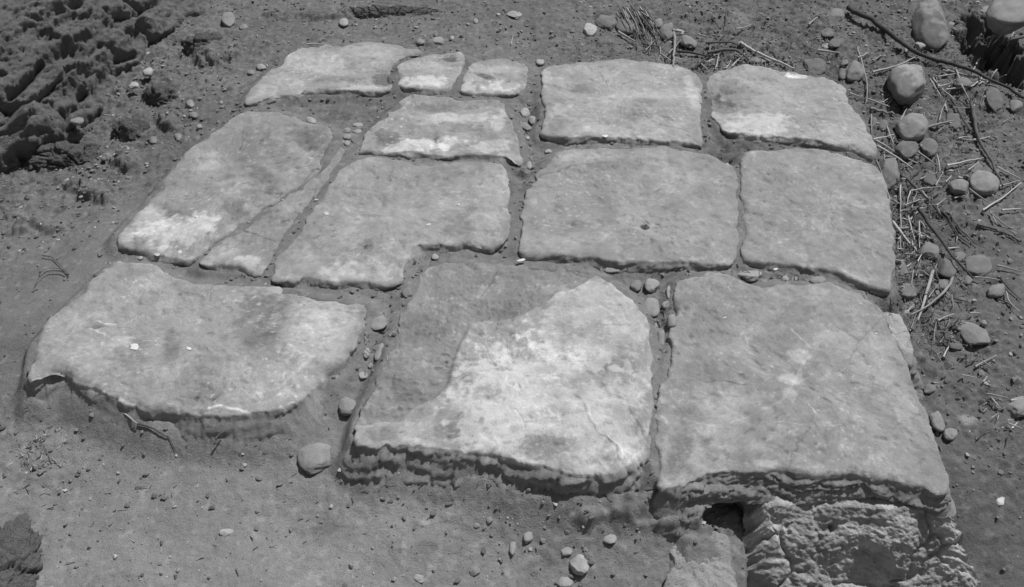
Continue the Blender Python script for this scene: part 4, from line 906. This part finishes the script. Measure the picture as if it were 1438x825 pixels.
tube("branch", z4([(60,60),(120,95),(240,150),(330,220),(420,290),(540,380),(620,420),(740,465),(860,495),(960,520),(1080,575),(1180,630),(1300,680),(1420,760)]), 6, M_twig, "longest dark branch crossing the top right from the top edge to the right border", "branch", BR, lift=.022, kink=.004, sides=8)
tw(z4([(1085,545),(1130,460),(1200,380),(1290,320),(1420,290)]), 4, "dark twig reaching from the long branch over the pit to the right border", lift=.05, ends=(-.02,.09), kink=.003)
tw(z5([(1015,-40),(1030,60),(1050,190),(1110,330),(1180,450),(1250,610)]), 5, "dark curved stick running down to the smooth pale cobble near the right border", lift=.015, kink=.003)
tw(z5([(860,-60),(930,60),(1000,180)]), 3, "short dark stick beside the curved one below the long branch", lift=.012)
tw(z5([(440,400),(470,530),(600,640),(700,740),(790,850)]), 3.4, "dark stick slanting down from the right corner of the pavement", lift=.012, kink=.003)
tw(z7([(600,-40),(690,80),(760,180),(880,340),(1030,500)]), 4.6, "thick brown stalk lying over the round dark cobble", lift=.03, kink=.002)
tw(z7([(775,-20),(870,150),(1010,245)]), 2.6, "thin dark root, left one of a curved pair right of the slabs", lift=.006, kink=.002)
tw(z7([(790,-20),(920,120),(1055,245)]), 2.6, "thin dark root, right one of a curved pair right of the slabs", lift=.008, kink=.002)
tw(z7([(715,380),(770,570),(820,710)]), 2.8, "dark straight twig crossing under the pale stalk near the slab corner", lift=.01)
tw(z7([(1235,500),(1300,580),(1400,670)]), 2.2, "thin dark twig ending at the right border above the lone cobble", lift=.008)
tw(z7([(1040,110),(1140,100),(1240,150),(1300,180),(1400,225)]), 2.6, "dark rootlet running to the right border below the straws", lift=.004, kink=.006)
tw(z7([(1215,655),(1285,690),(1330,720)]), 2., "tiny dark twig under the lone cobble near the right border", lift=.004)
tw(z8([(550,70),(575,25),(600,-30)]), 3, "dark stick end leaning on the pale block at the pavement's right side", lift=.01)
tw(z8([(745,0),(780,70),(825,160)]), 2.6, "dark crooked twig left of the long oval cobble", lift=.01, kink=.004)
tw(z6([(640,255),(790,250),(830,272)]), 3, "dark root stub above the forked stick behind the back right slab", lift=.012)
tw(z6([(650,312),(740,298),(820,296),(880,340),(900,365),(895,402)]), 4, "forked stick bending down to the back right slab", lift=.018, kink=.002)
tw(z6([(465,305),(560,315),(700,345)]), 3.2, "brown stick lying behind the gap of the back right slabs", lift=.012)
tw(z6([(560,410),(650,340)]), 3.4, "short dark stick stub behind the gap of the back right slabs", lift=.01)
tw(z6([(760,80),(765,120),(745,180)]), 2, "thin dark root, right one of two at the top edge", lift=.006, kink=.003)
tw(z6([(680,100),(700,140),(722,178)]), 2, "thin dark root, left one of two at the top edge", lift=.006, kink=.003)
tw(z6([(270,262),(310,270),(365,276)]), 2.6, "short dark twig at the tip of the dry grass tuft", lift=.008)
tw(z6([(370,300),(400,340),(418,390)]), 1.8, "fine dark rootlet behind the middle back slab", lift=.006, kink=.003)
tw([(193,595),(215,602),(235,614)], 2.6, "dark curved twig end joined to the pale stick in front of the front left slab", lift=.006)
tw([(235,614),(242,625),(247,636)], 1.2, "hair-thin twig tip pointing to a tiny white pebble", lift=.003)
tw([(303,616),(307,610),(313,607)], 2.6, "tiny forked dark twig against the front left slab's front face", lift=.02)
tw([(60,359),(72,361),(85,373),(97,386)], 1.3, "thin dark curved stem, upper one on the smooth earth at the left", lift=.008)
tw([(97,386),(82,380),(66,380),(53,392),(48,405)], 1.5, "thin dark curved stem, lower one bent like a hook on the left earth", lift=.01)
tw([(97,386),(86,377),(70,376),(62,379)], 1.2, "shortest dark stem of the three on the smooth left earth", lift=.006)
tw([(190,686),(200,686),(208,685)], 1.6, "tiny dark straight twig lying alone on the front earth", lift=.002)
tw([(72,652),(68,640),(62,625)], .9, "hair-thin stem by the gritty patch at the left border", lift=.004)
st([(151,563),(172,579),(194,595)], 3.2, "pale straight stick lying in front of the front left slab", lift=.012)
S5 = [
 (z4([(740,600),(820,582),(890,570)]),2.2,"pale straw joining a longer one under the long branch"),
 (z4([(790,545),(960,580),(1200,640),(1400,725)]),2.6,"long pale straw running beside the long branch to the right border"),
 (z4([(820,690),(1000,670),(1140,635),(1300,570)]),2.,"pale straw crossing over the long branch below the pit"),
 (z4([(895,540),(950,680),(1010,800),(1040,900)]),2.6,"pale stem going steeply down from the long branch"),
 (z4([(690,610),(780,750)]),1.8,"short pale straw right of the largest round cobble"),
 (z4([(710,600),(800,700),(890,780)]),1.8,"pale straw bending away from the largest round cobble"),
 (z4([(250,560),(350,535),(450,505),(600,435)]),2.8,"pale stick pointing at the large muddy cobble from the left"),
 (z4([(130,360),(180,520),(210,640),(205,800)]),2.4,"pale bent stem left of the largest round cobble"),
 (z4([(70,720),(170,750)]),2.,"short straw just behind the back right slab's right corner"),
 (z4([(215,765),(380,825)]),2.,"straw pointing right at the foot of the bent stem"),
 (z4([(250,470),(340,430)]),2.,"short thick straw above the round cobble behind the back right slab"),
 (z5([(230,15),(330,40),(430,70)]),3.6,"thick pale straw piece near the right end of the back right slab"),
 (z5([(450,130),(515,10)]),2.,"straw standing on the pale rounded cobble"),
 (z5([(655,165),(760,135),(880,105)]),3.6,"thick pale stalk sticking out right of the pale rounded cobble"),
 (z5([(280,300),(430,390),(560,480)]),3.2,"bright pale straw, lowest of the bundle at the pavement's right corner"),
 (z5([(270,260),(420,350),(600,440)]),2.4,"pale straw, middle of the bundle at the pavement's right corner"),
 (z5([(250,250),(340,235),(410,215)]),2.4,"straw, topmost of the bundle at the pavement's right corner"),
 (z5([(600,350),(740,445)]),2.4,"straw below the two dark cobbles"),
 (z5([(825,455),(960,425),(1110,395)]),2.8,"pale straight straw lying above the smooth pale cobble pair"),
 (z5([(985,490),(1070,430)]),2.,"short straw touching the flat stone near the right border"),
 (z5([(1210,460),(1300,510),(1400,565)]),2.,"straw slanting to the right border above the smooth pale cobble"),
 (z5([(1225,615),(1390,570)]),2.4,"straw right of the smooth pale cobble, upper one"),
 (z5([(1100,800),(1240,710),(1400,590)]),2.6,"straw right of the smooth pale cobble, longer lower one"),
 (z5([(990,630),(1140,740)]),2.4,"straw passing under the smooth pale cobble"),
 (z5([(540,650),(660,628),(790,618)]),2.4,"level pale straw right of the long wedged stone"),
 (z5([(275,400),(320,520),(370,680),(390,830)]),2.2,"long pale stem leaning over the long wedged stone"),
 (z5([(467,600),(465,700),(466,830)]),2.4,"upright straw in the heap beside the right edge slab"),
 (z5([(1250,805),(1400,788)]),2.8,"level straw at the right border below the smooth cobbles"),
 (z5([(360,150),(385,220),(412,300)]),2.,"straw crossing the bundle at the pavement's right corner"),
 (z5([(240,60),(242,200)]),1.6,"thin upright straw beside the narrow upright pebble"),
 (z7([(1040,492),(1130,500),(1230,512)]),2.4,"level straw continuing from the thick brown stalk"),
 (z7([(1210,400),(1300,420),(1400,446)]),2.4,"straw running to the right border past the broad flat cobble"),
 (z7([(830,270),(920,264)]),2.6,"short bright straw above the broad flat cobble"),
 (z7([(605,90),(612,270)]),2.6,"upright straw standing on the left of a rounded cobble"),
 (z7([(525,20),(550,110),(578,205)]),2.2,"thin stem slanting in the heap beside the right edge slab"),
 (z7([(400,60),(480,160),(590,300)]),4.,"thick pale stalk slanting in the heap beside the right edge slab"),
 (z7([(430,118),(530,112)]),4.,"short thick cut straw across the thick stalk"),
 (z7([(718,430),(690,530),(660,640),(600,830)]),4.6,"thick pale stalk leaning down towards the pale block"),
 (z7([(870,490),(840,560),(790,620),(700,700),(550,785)]),4.,"curved thick stalk crossing the leaning one"),
 (z7([(1280,600),(1300,680),(1400,775)]),2.2,"straw from the lone cobble down to the right border"),
 (z7([(866,620),(862,730)]),1.8,"short upright straw right of the curved thick stalk"),
 (z7([(760,825),(820,795),(880,775)]),2.4,"straw at an angle above the long oval cobble"),
 (z7([(1000,772),(1080,768)]),2.,"small level straw above the long oval cobble"),
 (z7([(820,600),(860,645)]),2.,"tiny straw touching the curved thick stalk"),
 (z7([(465,0),(467,140),(466,280)]),2.2,"long upright straw pressed against the right edge slab"),
 (z7([(1160,0),(1260,80),(1400,160)]),1.8,"thin straw over the dark rootlets at the right border"),
 (z7([(1160,-20),(1210,80)]),1.8,"short straw above the dark rootlets at the right border"),
 (z8([(1040,360),(1120,318),(1205,272)]),3.,"pale straw on bare earth below the long oval cobble"),
 (z8([(795,282),(835,205)]),2.4,"short straw left of the long oval cobble's lower end"),
 (z8([(1110,475),(1136,430)]),2.,"tiny straw on a pale smear of earth"),
 (z8([(1130,570),(1200,580),(1290,602)]),2.4,"straw left of the cobble cut by the right border, upper one"),
 (z8([(1165,600),(1240,680)]),2.4,"straw left of the cobble cut by the right border, lower one"),
 (z8([(1320,622),(1400,617)]),3.,"pale straw lying on the cobble cut by the right border"),
 (z8([(1320,830),(1362,785)]),2.4,"steep straw of the crossed pair below the right border cobble"),
 (z8([(1300,800),(1410,840)]),2.4,"level straw of the crossed pair below the right border cobble"),
 (z8([(715,478),(762,483)]),2.,"small pale straw beside the crack at the front right slab's rim"),
 (z6([(115,188),(165,215),(217,246)]),3.,"pale thick straw on the earth left of the dry grass tuft"),
 (z6([(255,125),(310,160),(358,192)]),3.,"pale straw slanting across the egg-shaped cobble"),
 (z6([(447,170),(455,250),(446,398)]),4.,"pale upright stalk ending behind the middle back slab"),
 (z6([(835,268),(980,330),(1080,370),(1165,412)]),3.6,"long thick straw running down behind the back right slab"),
 (z6([(1305,300),(1438,316)]),3.,"straw in front of the dark flat-based cobble"),
 (z6([(1250,147),(1302,103)]),3.,"short thick straw near the top edge above the dark flat-based cobble"),
 (z6([(700,412),(715,325)]),2.4,"short upright straw behind the back right slab's left corner"),
 (z6([(596,365),(652,417)]),2.4,"slanting straw behind the gap of the back right slabs"),
 (z6([(820,172),(870,165),(910,145)]),1.8,"thin bent straw at the top behind the back right slab"),
 (z6([(440,180),(500,190)]),3.,"short bright straw on top of the egg-shaped cobble"),
 (z6([(590,205),(645,218)]),2.4,"straw between the smooth cobble and the dark root stub"),
 ([(432,62),(445,62),(457,61)],2.2,"single pale straw behind the back left slab"),
 ([(718,62),(721,50)],1.2,"hair-thin straw on the earth behind the small slabs"),
 ([(72,690),(62,684),(56,693)],1.2,"thin pale bent straw at the left border on the front earth"),
 ([(1320,628),(1323,636)],1.6,"tiny pale straw by the cobble pair beside the front right slab"),
]
for p, w, lab in S5: st(p, w, lab, lift=.012)
# fine loose stalks among the litter
r2 = np.random.default_rng(23)
HE = [((1272,330),30,75,64),((1330,150),90,80,56),((1000,75),80,26,30),((1330,470),60,50,24),((1400,600),30,60,8),((1300,265),45,60,30),((1290,400),40,50,24)]
cnt = 0
for (cx, cy), rx, ry, n in HE:
    for _ in range(n):
        px, py = cx+rx*r2.normal()*.55, cy+ry*r2.normal()*.55
        x, y = W2(px, py, -.05)
        if any(inside(np.array([x]), np.array([y]), s['poly'])[0] for s in SLABS.values()): continue
        if px > 1445 or py < 5: continue
        L = r2.uniform(6, 30); a = r2.uniform(-1.9, 1.3)
        p = [(px, py), (px+L*.5*math.cos(a)+r2.normal(), py-L*.5*math.sin(a)+r2.normal()), (px+L*math.cos(a), py-L*math.sin(a))]
        if any(inside(*[np.array([float(q)]) for q in W2(pp[0], pp[1], -.05)], s['poly'])[0] for s in SLABS.values() for pp in p): continue
        if r2.random() < .62: tube("straw", p, r2.uniform(.9, 2.), M_straw, "thin dry stalk scattered in the litter around the cobbles", "straw", "thin stalks scattered in the litter", lift=r2.uniform(.004, .02))
        else: tube("twig", p, r2.uniform(.9, 2.2), M_twig, "thin dark twig scattered in the litter around the cobbles", "twig", "thin dark twigs scattered in the litter", lift=r2.uniform(.002, .012), kink=.002)
def make_litter():
    r = np.random.default_rng(77); V = []; Fq = []; T = []
    for (cx, cy), sx, sy, n in [((1268,330),20,60,900),((1340,75),45,22,600),((1010,85),60,16,500),((1330,210),60,70,900),((1330,480),50,40,400),((1300,410),26,40,400),((60,640),22,28,350),((760,376),40,5,60),((1110,390),30,5,60),((930,440),10,30,40),((545,470),20,40,60),((740,190),8,40,50),((300,700),220,50,160),((700,760),160,30,140),((1230,180),14,60,220),((880,70),70,10,120),((1400,575),20,14,120),((1150,60),60,30,300)]:
        px = cx+sx*r.normal(size=n); py = cy+sy*r.normal(size=n); X, Y = W2(px, py, -.06); z = ground_z(X, Y); X, Y = W2(px, py, z)
        bad = inside(X, Y, WP)
        for s in SLABS.values(): bad |= inside(X, Y, s['poly'])
        for x, y, zz in zip(X[~bad], Y[~bad], z[~bad]):
            L = r.uniform(.004, .022); a = r.uniform(0, math.pi); w = r.uniform(.0005, .0014); d = np.array([math.cos(a)*L, math.sin(a)*L, r.uniform(-.3, .3)*L]); p = np.array([-math.sin(a)*w, math.cos(a)*w, 0]); u = np.array([0, 0, w*1.4]); c = np.array([x, y, zz+.002+max(0, abs(d[2])*.4)])
            b = len(V); V += [c-d/2-p, c-d/2+p, c-d/2+u, c+d/2-p, c+d/2+p, c+d/2+u]; Fq += [[b, b+1, b+4, b+3], [b+1, b+2, b+5, b+4], [b+2, b, b+3, b+5]]; T += [r.choice([.1, .16, .3, .42])]*6
    o = mesh_from("straw_litter", np.array(V), Fq, M_gravel, T, smooth=False); o['kind'] = 'stuff'
make_litter()
# dry grass tuft behind the pavement
root = bpy.data.objects.new("grass_tuft", None); link(root); rx_, ry_ = W2(893, 22, 0); root.location = (float(rx_), float(ry_), 0)
tag(root, "dark tuft of dry grass hanging down between cobbles behind the back slabs", "grass tuft")
bpy.context.view_layer.update()
for j in range(26):
    sx = 868+r2.uniform(0, 40); p = [(sx, 14+r2.uniform(-6, 4)), (sx+r2.uniform(6, 18), 30+r2.uniform(-3, 6)), (sx+r2.uniform(16, 34), 48+r2.uniform(0, 16))]
    o = tube("grass_blade", p, r2.uniform(1., 2.), M_twig if j % 3 else M_straw, None, None, None, lift=r2.uniform(.01, .04), taper=.2)
    o.parent = root; o.matrix_parent_inverse = Matrix.Translation(-Vector(root.location))

# ------------------------------------------------------------------ chips lying on the slabs
def chip(px, py, w, h, on, lab, tone=.62, rot=0): 
    return cobble(px, py, w, h, tone, lab, rot, .1, .25, .35, name="stone_chip", cat="stone chip", group="white chips on the slabs", on=on, flat=1)
chip(188,487,17,12,'A',"largest white chip, lying on the front left slab",.6)
chip(265,489,9,5,'A',"small white chip near the middle of the front left slab",.62,-15)
chip(850,190,10,5,'F',"white chip on the front edge of the straight-edged back slab",.62)
chip(458,299,8,6,'H',"pale flaked chip on the left side of the L-shaped slab",.5)
chip(602,314,9,3,'H',"thin pale chip in the middle of the L-shaped slab",.55,10)
chip(644,286,5,4,'H',"tiny white chip right of the middle of the L-shaped slab",.6)
chip(1231,467,7,3,'C',"tiny white chip near the right rim of the front right slab",.62,5)
chip(1090,377,8,4,'D',"white chip at the front edge of the squarish right slab",.62,15)
chip(275,303,7,5,'M',"small white chip on the long left slab",.6)
chip(252,353,8,6,'M',"white chip by the front end of the long left slab",.55)
chip(1018,445,7,3,'C',"tiny pale chip near the back of the front right slab",.5,10)
chip(220,357,9,5,'M',"flat pale chip at the front left end of the long left slab",.5)
chip(733,364,14,4,'G',"long thin white chip at the front left corner of the broad middle slab",.6,10)
